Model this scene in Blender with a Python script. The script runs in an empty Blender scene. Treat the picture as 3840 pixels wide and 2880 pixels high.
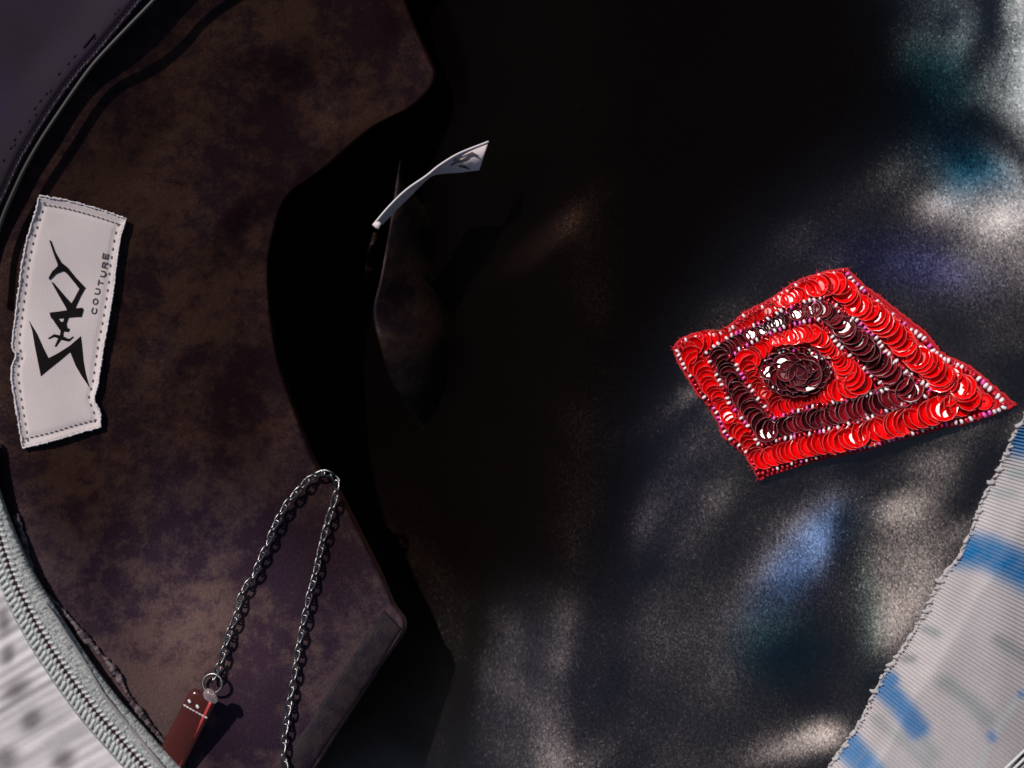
import bpy, bmesh, math, random
import numpy as np
from mathutils import Vector, Matrix

random.seed(7); rng = np.random.default_rng(7)
scene = bpy.context.scene
R = math.radians

# ------------------------------------------------------------------ camera, light, exposure
CAMH = 0.45                       # the camera looks straight down from 45 cm above the bag's rim
cam_data = bpy.data.cameras.new("camera")
cam_data.sensor_width = 36.0
cam_data.lens = 36.0 * CAMH / 0.32
cam_data.clip_start = 0.01; cam_data.clip_end = 200.0
cam_data.dof.use_dof = True
cam_data.dof.focus_distance = CAMH + 0.017
cam_data.dof.aperture_fstop = 5.6
cam = bpy.data.objects.new("camera", cam_data)
scene.collection.objects.link(cam)
cam.location = (0, 0, CAMH)
scene.camera = cam

LDIR = np.array([-0.42, 0.50, 0.76]); LDIR /= np.linalg.norm(LDIR)
SUN_EL = math.asin(LDIR[2]); SUN_AZ = math.atan2(LDIR[0], LDIR[1])
world = bpy.data.worlds.new("World"); scene.world = world
world.use_nodes = True
wn = world.node_tree.nodes; wl = world.node_tree.links
bg = wn["Background"]; sky = wn.new("ShaderNodeTexSky")
sky.sky_type = 'NISHITA'; sky.sun_disc = False
sky.sun_elevation = SUN_EL; sky.sun_rotation = SUN_AZ
wl.new(sky.outputs[0], bg.inputs[0]); bg.inputs[1].default_value = 0.05
sun_d = bpy.data.lights.new("sun", 'SUN'); sun_d.energy = 3.6; sun_d.angle = R(1.0)
sun_d.color = (1.0, 0.935, 0.90)
sun = bpy.data.objects.new("sun", sun_d); scene.collection.objects.link(sun)
sun.rotation_euler = Vector(LDIR).to_track_quat('Z', 'Y').to_euler()
scene.view_settings.view_transform = 'Standard'; scene.view_settings.look = 'None'
scene.view_settings.exposure = 0.0; scene.view_settings.gamma = 1.0

# ------------------------------------------------------------------ mapping and small maths
PX = 0.32 / 3840.0
def W(px, py, z):
    """point of the scene at height z that the photograph shows at (px, py)"""
    k = PX * (CAMH - z) / CAMH
    px, py, zz = np.broadcast_arrays(np.asarray(px, float), np.asarray(py, float), np.asarray(z, float))
    return np.stack([(px - 1920) * k, (1440 - py) * k, zz + 0.0], -1)
def to_px(x, y, z):
    k = PX * (CAMH - z) / CAMH
    return x / k + 1920, 1440 - y / k
def sstep(a, b, x):
    t = np.clip((np.asarray(x, float) - a) / (b - a), 0, 1); return t * t * (3 - 2 * t)
def spline(pts, n, closed=False):
    """Catmull-Rom through pts, resampled to n evenly spaced points"""
    P = np.array(pts, float)
    if closed: P = np.vstack([P[-1], P, P[0], P[1]])
    else: P = np.vstack([2 * P[0] - P[1], P, 2 * P[-1] - P[-2]])
    out = []
    for i in range(1, len(P) - 2):
        t = np.linspace(0, 1, 24, endpoint=False)[:, None]
        p0, p1, p2, p3 = P[i-1], P[i], P[i+1], P[i+2]
        out.append(0.5 * ((2*p1) + (-p0+p2)*t + (2*p0-5*p1+4*p2-p3)*t*t + (-p0+3*p1-3*p2+p3)*t**3))
    out.append(P[-2][None]); Q = np.vstack(out)
    L = np.concatenate([[0], np.cumsum(np.linalg.norm(np.diff(Q, axis=0), axis=1))])
    s = np.linspace(0, L[-1], n + 1)[:-1] if closed else np.linspace(0, L[-1], n)
    return np.stack([np.interp(s, L, Q[:, k]) for k in range(Q.shape[1])], -1)
def plen(Q): return np.sum(np.linalg.norm(np.diff(Q, axis=0), axis=1))
def normals2(Q):
    d = np.gradient(Q, axis=0); d /= np.linalg.norm(d, axis=1)[:, None] + 1e-9
    return d, np.stack([-d[:, 1], d[:, 0]], -1)
def lin(v): v = v / 255.0; return v / 12.92 if v < 0.04045 else ((v + 0.055) / 1.055) ** 2.4
def fnoise(x, y, seed, octaves=3):
    """cheap smooth noise: sums of random plane waves"""
    r = np.random.default_rng(seed); o = 0 * x
    for k in range(octaves):
        for j in range(5):
            a = r.uniform(0, 2*np.pi); f = 2.0**k * r.uniform(0.7, 1.4); p = r.uniform(0, 6.28)
            o = o + np.sin(f*(np.cos(a)*x + np.sin(a)*y) + p) * 0.45 / 2**k
    return o

# ------------------------------------------------------------------ materials
class NT:
    def __init__(s, name):
        s.m = bpy.data.materials.new(name); s.m.use_nodes = True
        s.n = s.m.node_tree.nodes; s.l = s.m.node_tree.links; s.p = s.n["Principled BSDF"]
        s.tc = None
    def coord(s):
        if not s.tc: s.tc = s.n.new("ShaderNodeTexCoord")
        return s.tc.outputs["Object"]
    def mapped(s, scale, rot=0.0):
        mp = s.n.new("ShaderNodeMapping"); mp.inputs["Scale"].default_value = scale
        mp.inputs["Rotation"].default_value = (0, 0, rot); s.l.new(s.coord(), mp.inputs[0]); return mp.outputs[0]
    def noise(s, scale, detail=3, rough=0.55, vec=None):
        n = s.n.new("ShaderNodeTexNoise"); n.inputs["Scale"].default_value = scale
        n.inputs["Detail"].default_value = detail; n.inputs["Roughness"].default_value = rough
        s.l.new(vec or s.coord(), n.inputs["Vector"]); return n.outputs["Fac"]
    def ramp(s, fac, stops):
        r = s.n.new("ShaderNodeValToRGB"); e = r.color_ramp.elements
        while len(e) < len(stops): e.new(0.5)
        for i, (p, c) in enumerate(stops): e[i].position = p; e[i].color = (*c, 1) if len(c) == 3 else c
        s.l.new(fac, r.inputs[0]); return r.outputs[0]
    def math(s, op, a, b):
        n = s.n.new("ShaderNodeMath"); n.operation = op
        for i, v in enumerate((a, b)):
            if isinstance(v, (int, float)): n.inputs[i].default_value = v
            else: s.l.new(v, n.inputs[i])
        return n.outputs[0]
    def mix(s, fac, a, b, mode='MIX'):
        n = s.n.new("ShaderNodeMix"); n.data_type = 'RGBA'; n.blend_type = mode
        for k, v in ((0, fac), (6, a), (7, b)):
            if isinstance(v, (int, float)): n.inputs[k].default_value = v
            elif isinstance(v, tuple): n.inputs[k].default_value = (*v, 1)
            else: s.l.new(v, n.inputs[k])
        return n.outputs[2]
    def bump(s, h, strength, dist, normal=None):
        b = s.n.new("ShaderNodeBump"); b.inputs["Strength"].default_value = strength
        b.inputs["Distance"].default_value = dist; s.l.new(h, b.inputs["Height"])
        if normal: s.l.new(normal, b.inputs["Normal"])
        return b.outputs[0]
    def glints(s, scale, amount, stretch=(1, 1, 1), rot=0.0):
        """normal of tiny fibres: every cell leans its own way"""
        v = s.n.new("ShaderNodeTexVoronoi"); v.inputs["Scale"].default_value = scale
        s.l.new(s.mapped(stretch, rot), v.inputs["Vector"])
        sub = s.n.new("ShaderNodeVectorMath"); sub.operation = 'SUBTRACT'; sub.inputs[1].default_value = (.5, .5, .5)
        s.l.new(v.outputs["Color"], sub.inputs[0])
        # few cells lean a lot: cube-like response
        ln = s.n.new("ShaderNodeVectorMath"); ln.operation = 'LENGTH'; s.l.new(sub.outputs[0], ln.inputs[0])
        sc = s.n.new("ShaderNodeVectorMath"); sc.operation = 'SCALE'; s.l.new(sub.outputs[0], sc.inputs[0])
        s.l.new(s.math('MULTIPLY', ln.outputs["Value"], amount), sc.inputs["Scale"])
        g = s.n.new("ShaderNodeNewGeometry")
        ad = s.n.new("ShaderNodeVectorMath"); ad.operation = 'ADD'
        s.l.new(g.outputs["Normal"], ad.inputs[0]); s.l.new(sc.outputs[0], ad.inputs[1])
        nz = s.n.new("ShaderNodeVectorMath"); nz.operation = 'NORMALIZE'; s.l.new(ad.outputs[0], nz.inputs[0])
        return nz.outputs[0]
    def set(s, **k):
        names = dict(color="Base Color", rough="Roughness", spec="Specular IOR Level", tint="Specular Tint",
                     metal="Metallic", coat="Coat Weight", coatr="Coat Roughness", normal="Normal",
                     trans="Transmission Weight", ior="IOR", sheen="Sheen Weight", sheenr="Sheen Roughness",
                     sheent="Sheen Tint", sss="Subsurface Weight", alpha="Alpha", film="Thin Film Thickness")
        for a, v in k.items():
            i = s.p.inputs[names[a]]
            if isinstance(v, (int, float)): i.default_value = v
            elif isinstance(v, tuple): i.default_value = (*v, 1)
            else: s.l.new(v, i)
        return s.m
    def attr(s, name):
        a = s.n.new("ShaderNodeVertexColor"); a.layer_name = name; return a.outputs[0]

def make_materials():
    M = {}
    t = NT("black_satin")
    cloth_tint = t.attr("cloth_tint")
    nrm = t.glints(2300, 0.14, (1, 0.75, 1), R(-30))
    df = t.n.new("ShaderNodeBsdfDiffuse"); t.l.new(t.mix(0.002, (0.0012, 0.0008, 0.0008), cloth_tint), df.inputs[0])
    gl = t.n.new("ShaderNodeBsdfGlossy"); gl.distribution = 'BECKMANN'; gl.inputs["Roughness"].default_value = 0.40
    t.l.new(cloth_tint, gl.inputs[0]); t.l.new(nrm, gl.inputs["Normal"])
    fr = t.n.new("ShaderNodeFresnel"); fr.inputs[0].default_value = 2.0
    mx = t.n.new("ShaderNodeMixShader"); t.l.new(fr.outputs[0], mx.inputs[0]); t.l.new(df.outputs[0], mx.inputs[1]); t.l.new(gl.outputs[0], mx.inputs[2])
    t.l.new(mx.outputs[0], t.n["Material Output"].inputs[0]); t.n.remove(t.p); M['satin'] = t.m
    t = NT("brown_velvet")
    n1 = t.noise(170, 10, 0.80); n2 = t.noise(24, 5, .6); cloth_tint = t.attr("cloth_tint")
    f = t.math('ADD', t.math('MULTIPLY', n1, 0.5), t.math('MULTIPLY', n2, 0.5))
    nap = t.mix(t.ramp(f, [(0.47, (0,)*3), (0.555, (1,)*3)]), t.mix(1.0, cloth_tint, (0.58, 0.48, 0.62), 'MULTIPLY'), t.mix(1.0, cloth_tint, (1.6, 1.5, 1.15), 'MULTIPLY'))
    M['velvet'] = t.set(color=nap, rough=0.50, spec=0.28, tint=t.ramp(f, [(0.45, (.5, .36, .55)), (0.58, (1, .8, .76))]),
                        normal=t.bump(t.noise(900, 3, 0.6), 0.4, 0.0003, t.glints(2200, 0.22)))
    t = NT("mauve_hem_fabric")
    M['hem'] = t.set(color=t.ramp(t.noise(220, 5, 0.65), [(0.40, (0.0065, 0.0035, 0.009)), (0.58, (0.017, 0.0105, 0.0125))]),
                     rough=0.6, spec=0.15, normal=t.bump(t.noise(1400, 2), 0.5, 0.0003))
    t = NT("violet_nylon")
    M['violet'] = t.set(color=t.ramp(t.noise(25, 4), [(0.35, (0.010, 0.006, 0.010)), (0.6, (0.014, 0.0075, 0.021))]),
                        rough=0.6, spec=0.08, normal=t.bump(t.noise(2000, 2), 0.25, 0.0002))
    t = NT("white_ribbed_fabric")
    cloth_tint = t.attr("cloth_tint")
    M['rib'] = t.set(color=t.mix(t.ramp(t.noise(260, 4), [(0.35, (0,)*3), (0.7, (.22,)*3)]), cloth_tint, (0.34, 0.31, 0.31)),
                     rough=0.6, spec=0.25, normal=t.bump(t.noise(1500, 3), 0.35, 0.0003))
    t = NT("white_woven_label")
    wv = t.noise(1.0, 2, 0.5, t.mapped((5000, 900, 900), R(-12)))
    M['label'] = t.set(color=t.mix(t.noise(90, 3), (0.70, 0.60, 0.575), (0.58, 0.50, 0.485)), rough=0.5, spec=0.3,
                       normal=t.bump(wv, 0.25, 0.0002))
    t = NT("label_thread"); M['thread'] = t.set(color=t.mix(t.noise(1500, 2), (0.72, 0.67, 0.67), (0.5, 0.45, 0.46)), rough=0.7, spec=0.2)
    t = NT("grey_stitch_hole"); M['hole'] = t.set(color=(0.16, 0.135, 0.14), rough=0.8, spec=0.1)
    t = NT("dark_stitch"); M['darkstitch'] = t.set(color=t.mix(t.noise(700, 2), (0.006, 0.003, 0.003), (0.012, 0.004, 0.005)), rough=0.7, spec=0.15)
    t = NT("mauve_thread"); M['palestitch'] = t.set(color=t.mix(t.noise(700, 2), (0.03, 0.02, 0.05), (0.12, 0.10, 0.13)), rough=0.6, spec=0.3)
    t = NT("black_ink"); M['ink'] = t.set(color=t.mix(t.noise(800, 2), (0.002, 0.0015, 0.0015), (0.007, 0.004, 0.004)), rough=0.65, spec=0.15)
    t = NT("faint_ink"); M['ink2'] = t.set(color=t.mix(t.noise(800, 2), (0.05, 0.035, 0.04), (0.10, 0.08, 0.085)), rough=0.65, spec=0.15)
    t = NT("zipper_tape"); M['tape'] = t.set(color=t.ramp(t.noise(1300, 3, 0.7), [(0.36, (0.16, 0.17, 0.165)), (0.62, (0.44, 0.45, 0.435))]), rough=0.6, spec=0.25,
                                             normal=t.bump(t.noise(1500, 2), 0.8, 0.0004))
    t = NT("zipper_coil"); M['coil'] = t.set(color=t.mix(t.noise(600, 2), (0.54, 0.55, 0.53), (0.36, 0.37, 0.36)), rough=0.35, spec=0.5)
    t = NT("red_thread"); M['redthread'] = t.set(color=t.mix(t.noise(600, 2), (0.055, 0.006, 0.007), (0.02, 0.004, 0.004)), rough=0.6, spec=0.2)
    t = NT("grey_piping"); M['piping'] = t.set(color=t.mix(t.noise(400, 3), (0.30, 0.28, 0.28), (0.18, 0.16, 0.165)), rough=0.4, spec=0.4)
    t = NT("dark_piping"); M['darkpiping'] = t.set(color=t.mix(t.noise(300, 3), (0.022, 0.018, 0.015), (0.014, 0.010, 0.010)), rough=0.45, spec=0.4)
    t = NT("overcast_thread"); M['overcast'] = t.set(color=t.mix(t.noise(900, 3), (0.55, 0.52, 0.52), (0.25, 0.23, 0.23)), rough=0.6, spec=0.25)
    t = NT("steel"); M['steel'] = t.set(color=(0.19, 0.187, 0.187), metal=1.0, rough=t.ramp(t.noise(500, 3), [(0.3, (.26,)*3), (0.7, (.36,)*3)]))
    t = NT("red_plastic"); M['redplastic'] = t.set(color=t.mix(t.noise(120, 3), (0.115, 0.022, 0.018), (0.06, 0.02, 0.016)), rough=0.16, spec=0.4, trans=0.35, ior=1.4)
    t = NT("clear_plastic"); M['clear'] = t.set(color=(0.55, 0.45, 0.47), rough=0.3, spec=0.5, trans=0.75, ior=1.35)
    t = NT("white_glint"); M['whiteglint'] = t.set(color=(0.8, 0.78, 0.78), rough=0.12, spec=0.8, coat=0.6)
    t = NT("red_felt"); M['felt'] = t.set(color=t.mix(t.noise(700, 4), (0.55, 0.012, 0.022), (0.42, 0.004, 0.010)), rough=0.75, spec=0.25, sheen=0.25, sheenr=0.4,
                                          sheent=(1, .5, .5), normal=t.bump(t.noise(1500, 3), 0.7, 0.0004))
    t = NT("red_sequin"); oi = t.n.new("ShaderNodeObjectInfo")
    M['seq'] = t.set(color=t.ramp(t.math('ADD', t.math('MULTIPLY', oi.outputs["Random"], 0.75), t.math('MULTIPLY', t.noise(1.6, 2), 0.3)), [(0.1, (0.40, 0.0008, 0.0015)), (0.4, (0.84, 0.001, 0.002)), (0.9, (0.92, 0.004, 0.006))]), rough=0.24, spec=0.5)
    t = NT("red_sequin_rim"); M['seqrim'] = t.set(color=(0.80, 0.10, 0.10), rough=0.2, spec=0.8)
    t = NT("maroon_sequin"); oi = t.n.new("ShaderNodeObjectInfo")
    M['dseq'] = t.set(color=t.ramp(t.math('ADD', t.math('MULTIPLY', oi.outputs["Random"], 0.7), t.math('MULTIPLY', t.noise(1.6, 2), 0.4)), [(0.25, (0.035, 0.003, 0.005)), (0.55, (0.12, 0.005, 0.009)), (0.9, (0.28, 0.006, 0.014))]), rough=0.24, spec=0.8)
    t = NT("maroon_sequin_rim"); M['dseqrim'] = t.set(color=(0.32, 0.12, 0.13), rough=0.3, spec=0.6)
    t = NT("red_bead"); M['bead'] = t.set(color=(0.60, 0.006, 0.022), rough=0.16, spec=0.8, coat=0.6, coatr=0.05)
    t = NT("lustre_bead"); M['bead2'] = t.set(color=(0.90, 0.10, 0.48), rough=0.2, spec=0.9)
    t = NT("pale_glint_bead"); M['bead3'] = t.set(color=(0.95, 0.80, 0.82), rough=0.2, spec=0.9)  # white highlights of the beads, painted as a pale colour over whole beads
    t = NT("grey_stone"); M['ground'] = t.set(color=t.ramp(t.noise(6, 6), [(0.3, (.16, .15, .14)), (0.7, (.26, .25, .235))]), rough=0.8,
                                              normal=t.bump(t.noise(120, 5), 0.4, 0.002))
    return M
M = make_materials()

# ------------------------------------------------------------------ object helpers
COL = scene.collection
def thing(name, label, cat, loc, group=None):
    o = bpy.data.objects.new(name, None); COL.objects.link(o); o.location = loc
    o.empty_display_size = 0.02; o['label'] = label; o['category'] = cat
    if group: o['group'] = group
    return o
def root_of(o):
    while o.parent: o = o.parent
    return o
def attach(o, parent):
    if parent is None: return o
    o.parent = parent
    if parent.parent is None: o.location = Vector(o.location) - Vector(parent.location)
    return o
def mesh_from(name, V, F, mats, smooth=True, fmat=None, colors=None):
    me = bpy.data.meshes.new(name)
    me.from_pydata([tuple(map(float, v)) for v in V], [], [tuple(int(i) for i in f) for f in F])
    for m in (mats if isinstance(mats, (list, tuple)) else [mats]): me.materials.append(m)
    if smooth: me.polygons.foreach_set("use_smooth", [True] * len(me.polygons))
    if fmat is not None: me.polygons.foreach_set("material_index", [int(i) for i in fmat])
    if colors is not None:
        ca = me.color_attributes.new("cloth_tint", 'FLOAT_COLOR', 'POINT')
        ca.data.foreach_set("color", np.hstack([colors, np.ones((len(colors), 1))]).astype(np.float32).ravel())
    me.update(); return me
def obj(name, V, F, mats, parent=None, smooth=True, fmat=None, colors=None, label=None):
    o = bpy.data.objects.new(name, mesh_from(name, V, F, mats, smooth, fmat, colors)); COL.objects.link(o)
    if label: o['label'] = label
    return attach(o, parent)
def inst(name, me, Mx, parent):
    o = bpy.data.objects.new(name, me); COL.objects.link(o); o.parent = parent
    off = Matrix.Translation(-Vector(parent.location)) if parent.parent is None else Matrix()
    o.matrix_basis = off @ Mx; return o
def grid_faces(nu, nv, off=0, wrap=False):
    F = []
    for i in range(nu - 1):
        for j in range(nv - (0 if wrap else 1)):
            a = off + i*nv + j; b = off + i*nv + (j+1) % nv
            F.append((a, b, b + nv, a + nv))
    return F
def slab(G, th):
    """closed sheet of thickness th from a grid of points G[nu, nv, 3]"""
    nu, nv, _ = G.shape; top = G.reshape(-1, 3); bot = top - np.array([0, 0, th])
    V = np.vstack([top, bot]); n = nu*nv
    F = [f for f in grid_faces(nu, nv)]; F += [tuple(reversed([k + n for k in f])) for f in grid_faces(nu, nv)]
    ring = [j for j in range(nv)] + [i*nv + nv-1 for i in range(1, nu)] + [(nu-1)*nv + j for j in range(nv-2, -1, -1)] + [i*nv for i in range(nu-2, 0, -1)]
    for a, b in zip(ring, ring[1:] + ring[:1]): F.append((b, a, a + n, b + n))
    return V, F
def up(V, F):
    """flip all faces if the sheet faces down"""
    V = np.asarray(V); f = F[len(F)//4]
    n = np.cross(V[f[1]] - V[f[0]], V[f[2]] - V[f[0]])
    return F if n[2] >= 0 else [tuple(reversed(q)) for q in F]
def tube(P, r, sides=8, flat=1.0, caps=True):
    """round (or flattened) tube along P[n,3]"""
    P = np.asarray(P, float); n = len(P); r = np.broadcast_to(np.asarray(r, float), (n,))
    T = np.gradient(P, axis=0); T /= np.linalg.norm(T, axis=1)[:, None] + 1e-12
    S = np.cross(T, [0, 0, 1.0]); S /= np.linalg.norm(S, axis=1)[:, None] + 1e-9
    U = np.cross(S, T); V = []
    for k in range(sides):
        a = 2*np.pi*k/sides; V.append(P + S*(np.cos(a)*r)[:, None] + U*(np.sin(a)*r*flat)[:, None])
    V = np.stack(V, 1).reshape(-1, 3); F = grid_faces(n, sides, wrap=True)
    if caps: F += [tuple(range(sides))[::-1], tuple((n-1)*sides + k for k in range(sides))]
    return V, F
def capsule(length, r, seg=8, rings=3):
    """capsule along x, centred"""
    xs, rs = [], []
    for k in range(rings + 1):
        a = np.pi/2*k/rings; xs.append(-length/2 - r*np.cos(a) + r*0); rs.append(max(r*np.sin(a), r*0.02))
    P = [(x + 0, q) for x, q in zip(xs, rs)]; P += [(-x, q) for x, q in reversed(P)]
    V = [(x, q*math.cos(2*math.pi*j/seg), q*math.sin(2*math.pi*j/seg)) for x, q in P for j in range(seg)]
    F = grid_faces(len(P), seg, wrap=True); return np.array(V), [tuple(reversed(f)) for f in F]
class Joined:
    def __init__(s): s.V = []; s.F = []; s.n = 0
    def add(s, V, F): s.V.append(np.asarray(V)); s.F += [tuple(i + s.n for i in f) for f in F]; s.n += len(V)
    def build(s, name, mat, parent, smooth=True, stuff=False, label=None):
        o = obj(name, np.vstack(s.V), s.F, mat, parent, smooth, label=label)
        if stuff: o['kind'] = 'stuff'
        return o
def xform(V, Mx): return np.asarray(V) @ np.array(Mx.to_3x3()).T + np.array(Mx.translation)

# ------------------------------------------------------------------ draped cloth
# The cloth's relief is found from the tilt its folds must have: for every place the slope of the
# sheet is chosen, and the height is the surface that follows those slopes best.
GX = np.linspace(-0.195, 0.205, 640); GY = np.linspace(-0.165, 0.155, 512)
DX = GX[1] - GX[0]; DY = GY[1] - GY[0]
XX, YY = np.meshgrid(GX, GY)
def relief(level, z0, zfix, zmean, alpha, peak, length, maxtilt=34, rounds=45, soft=False):
    """height field whose slopes give the sheen 'level' (0..255) on a cloth of gloss alpha.
    zfix is added relief that stays as it is; returns the total"""
    V = np.stack([-XX, -YY, CAMH - zmean + 0*XX], -1); V /= np.linalg.norm(V, axis=-1)[..., None]
    H = V + LDIR; H /= np.linalg.norm(H, axis=-1)[..., None]
    gh = -H[..., :2] / H[..., 2:3]
    I = np.where(level <= 10, (level/255.0)/12.92, ((level/255.0 + 0.055)/1.055)**2.4)
    ratio = np.clip(I / peak, 0.002, 1.0); a2 = alpha*alpha
    s2 = np.clip(a2*(1/np.sqrt(ratio) - 1)/(1 - a2), 0, 0.9)
    m = np.tan(np.minimum(np.arcsin(np.sqrt(s2)), R(maxtilt)))*1.12
    if soft: m = np.minimum(alpha*np.sqrt(-np.log(ratio)), np.tan(R(maxtilt)))*1.1
    dark = level < 24
    def mir(a, sx, sy):
        a = np.concatenate([a, sx*a[:, ::-1]], 1); return np.concatenate([a, sy*a[::-1]], 0)
    ny, nx = XX.shape
    kx = 2*np.pi*np.fft.rfftfreq(2*nx, DX)[None, :]; ky = 2*np.pi*np.fft.fftfreq(2*ny, DY)[:, None]
    K2 = kx**2 + ky**2; lam = 1/length**2; F0 = lam*np.fft.rfft2(mir(z0, 1, 1)); smooth = np.exp(-K2*(0.0012**2)/2)
    fy, fx = np.gradient(zfix, DY, DX)
    v = np.array([-0.62, 0.78])*m[..., None] + np.stack([fx, fy], -1)*dark[..., None]
    for k in range(rounds):
        g = gh + v; gx = g[..., 0] - fx; gy = g[..., 1] - fy
        Fz = (F0 - 1j*kx*np.fft.rfft2(mir(gx, -1, 1)) - 1j*ky*np.fft.rfft2(mir(gy, 1, -1))) / (lam + K2) * smooth
        z = np.fft.irfft2(Fz, s=(2*ny, 2*nx))[:ny, :nx]
        py, px = np.gradient(z, DY, DX)
        d = np.stack([px + fx, py + fy], -1) - gh; r = np.linalg.norm(d, axis=-1) + 1e-6
        want = np.where(dark & (r > m), r, m)
        sg = 0.009*(1 - k/rounds) + 0.0012; ker = np.exp(-K2*sg*sg/2)          # neighbours lean alike
        u = np.stack([np.fft.irfft2(np.fft.rfft2(mir(d[..., i], 1, 1))*ker, s=(2*ny, 2*nx))[:ny, :nx] for i in (0, 1)], -1)
        v = u*(want/(np.linalg.norm(u, axis=-1) + 1e-4))[..., None]
    return z + zfix
def sampler(Z):
    def f(x, y):
        u = np.clip((np.asarray(x) - GX[0])/DX, 0, len(GX) - 1.001); v = np.clip((np.asarray(y) - GY[0])/DY, 0, len(GY) - 1.001)
        i = u.astype(int); j = v.astype(int); a = u - i; b = v - j
        return Z[j, i]*(1-a)*(1-b) + Z[j, i+1]*a*(1-b) + Z[j+1, i]*(1-a)*b + Z[j+1, i+1]*a*b
    return f
def zat(f, px, py, z=-0.03):
    z = np.full(np.shape(np.asarray(px, float)), z)
    for _ in range(5):
        p = W(px, py, z); z = f(p[..., 0], p[..., 1])
    return z
def blob(b, X, Y, cx, cy, rx, ry, ang, level, p=2.0):
    a = R(ang); u = (X-cx)*np.cos(a) + (Y-cy)*np.sin(a); v = -(X-cx)*np.sin(a) + (Y-cy)*np.cos(a)
    w = np.exp(-((u/rx)**2 + (v/ry)**2)**(p/2)); return b*(1-w) + level*w
def stroke(b, X, Y, pts, width, level, p=2.0):
    pts = np.array(pts, float); best = np.full(X.shape, 1e9)
    for q0, q1 in zip(pts[:-1], pts[1:]):
        d = q1 - q0; t = np.clip(((X-q0[0])*d[0] + (Y-q0[1])*d[1])/(d@d), 0, 1)
        best = np.minimum(best, np.hypot(X - q0[0] - t*d[0], Y - q0[1] - t*d[1]))
    w = np.exp(-(best/width)**p); return b*(1-w) + level*w

SEAM = spline([(3965, -160), (3990, 300), (3985, 800), (3940, 1250), (3850, 1545), (3805, 1627), (3746, 1762), (3687, 1871), (3645, 1985),
               (3594, 2091), (3535, 2160), (3490, 2254), (3452, 2326), (3387, 2428), (3319, 2527), (3262, 2633), (3213, 2728),
               (3125, 2854), (3040, 2990), (2990, 3080)], 420)
EDGE = spline([(1515, -160), (1512, -40), (1535, 30), (1585, 150), (1640, 290), (1560, 395), (1400, 480), (1210, 640), (1085, 735), (1032, 880), (1013, 1050),
               (1040, 1300), (1095, 1490), (1190, 1735), (1262, 1815), (1335, 1950), (1430, 2140), (1478, 2255), (1525, 2350),
               (1430, 2500), (1310, 2685), (1185, 2880), (1080, 3060)], 420)

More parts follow.
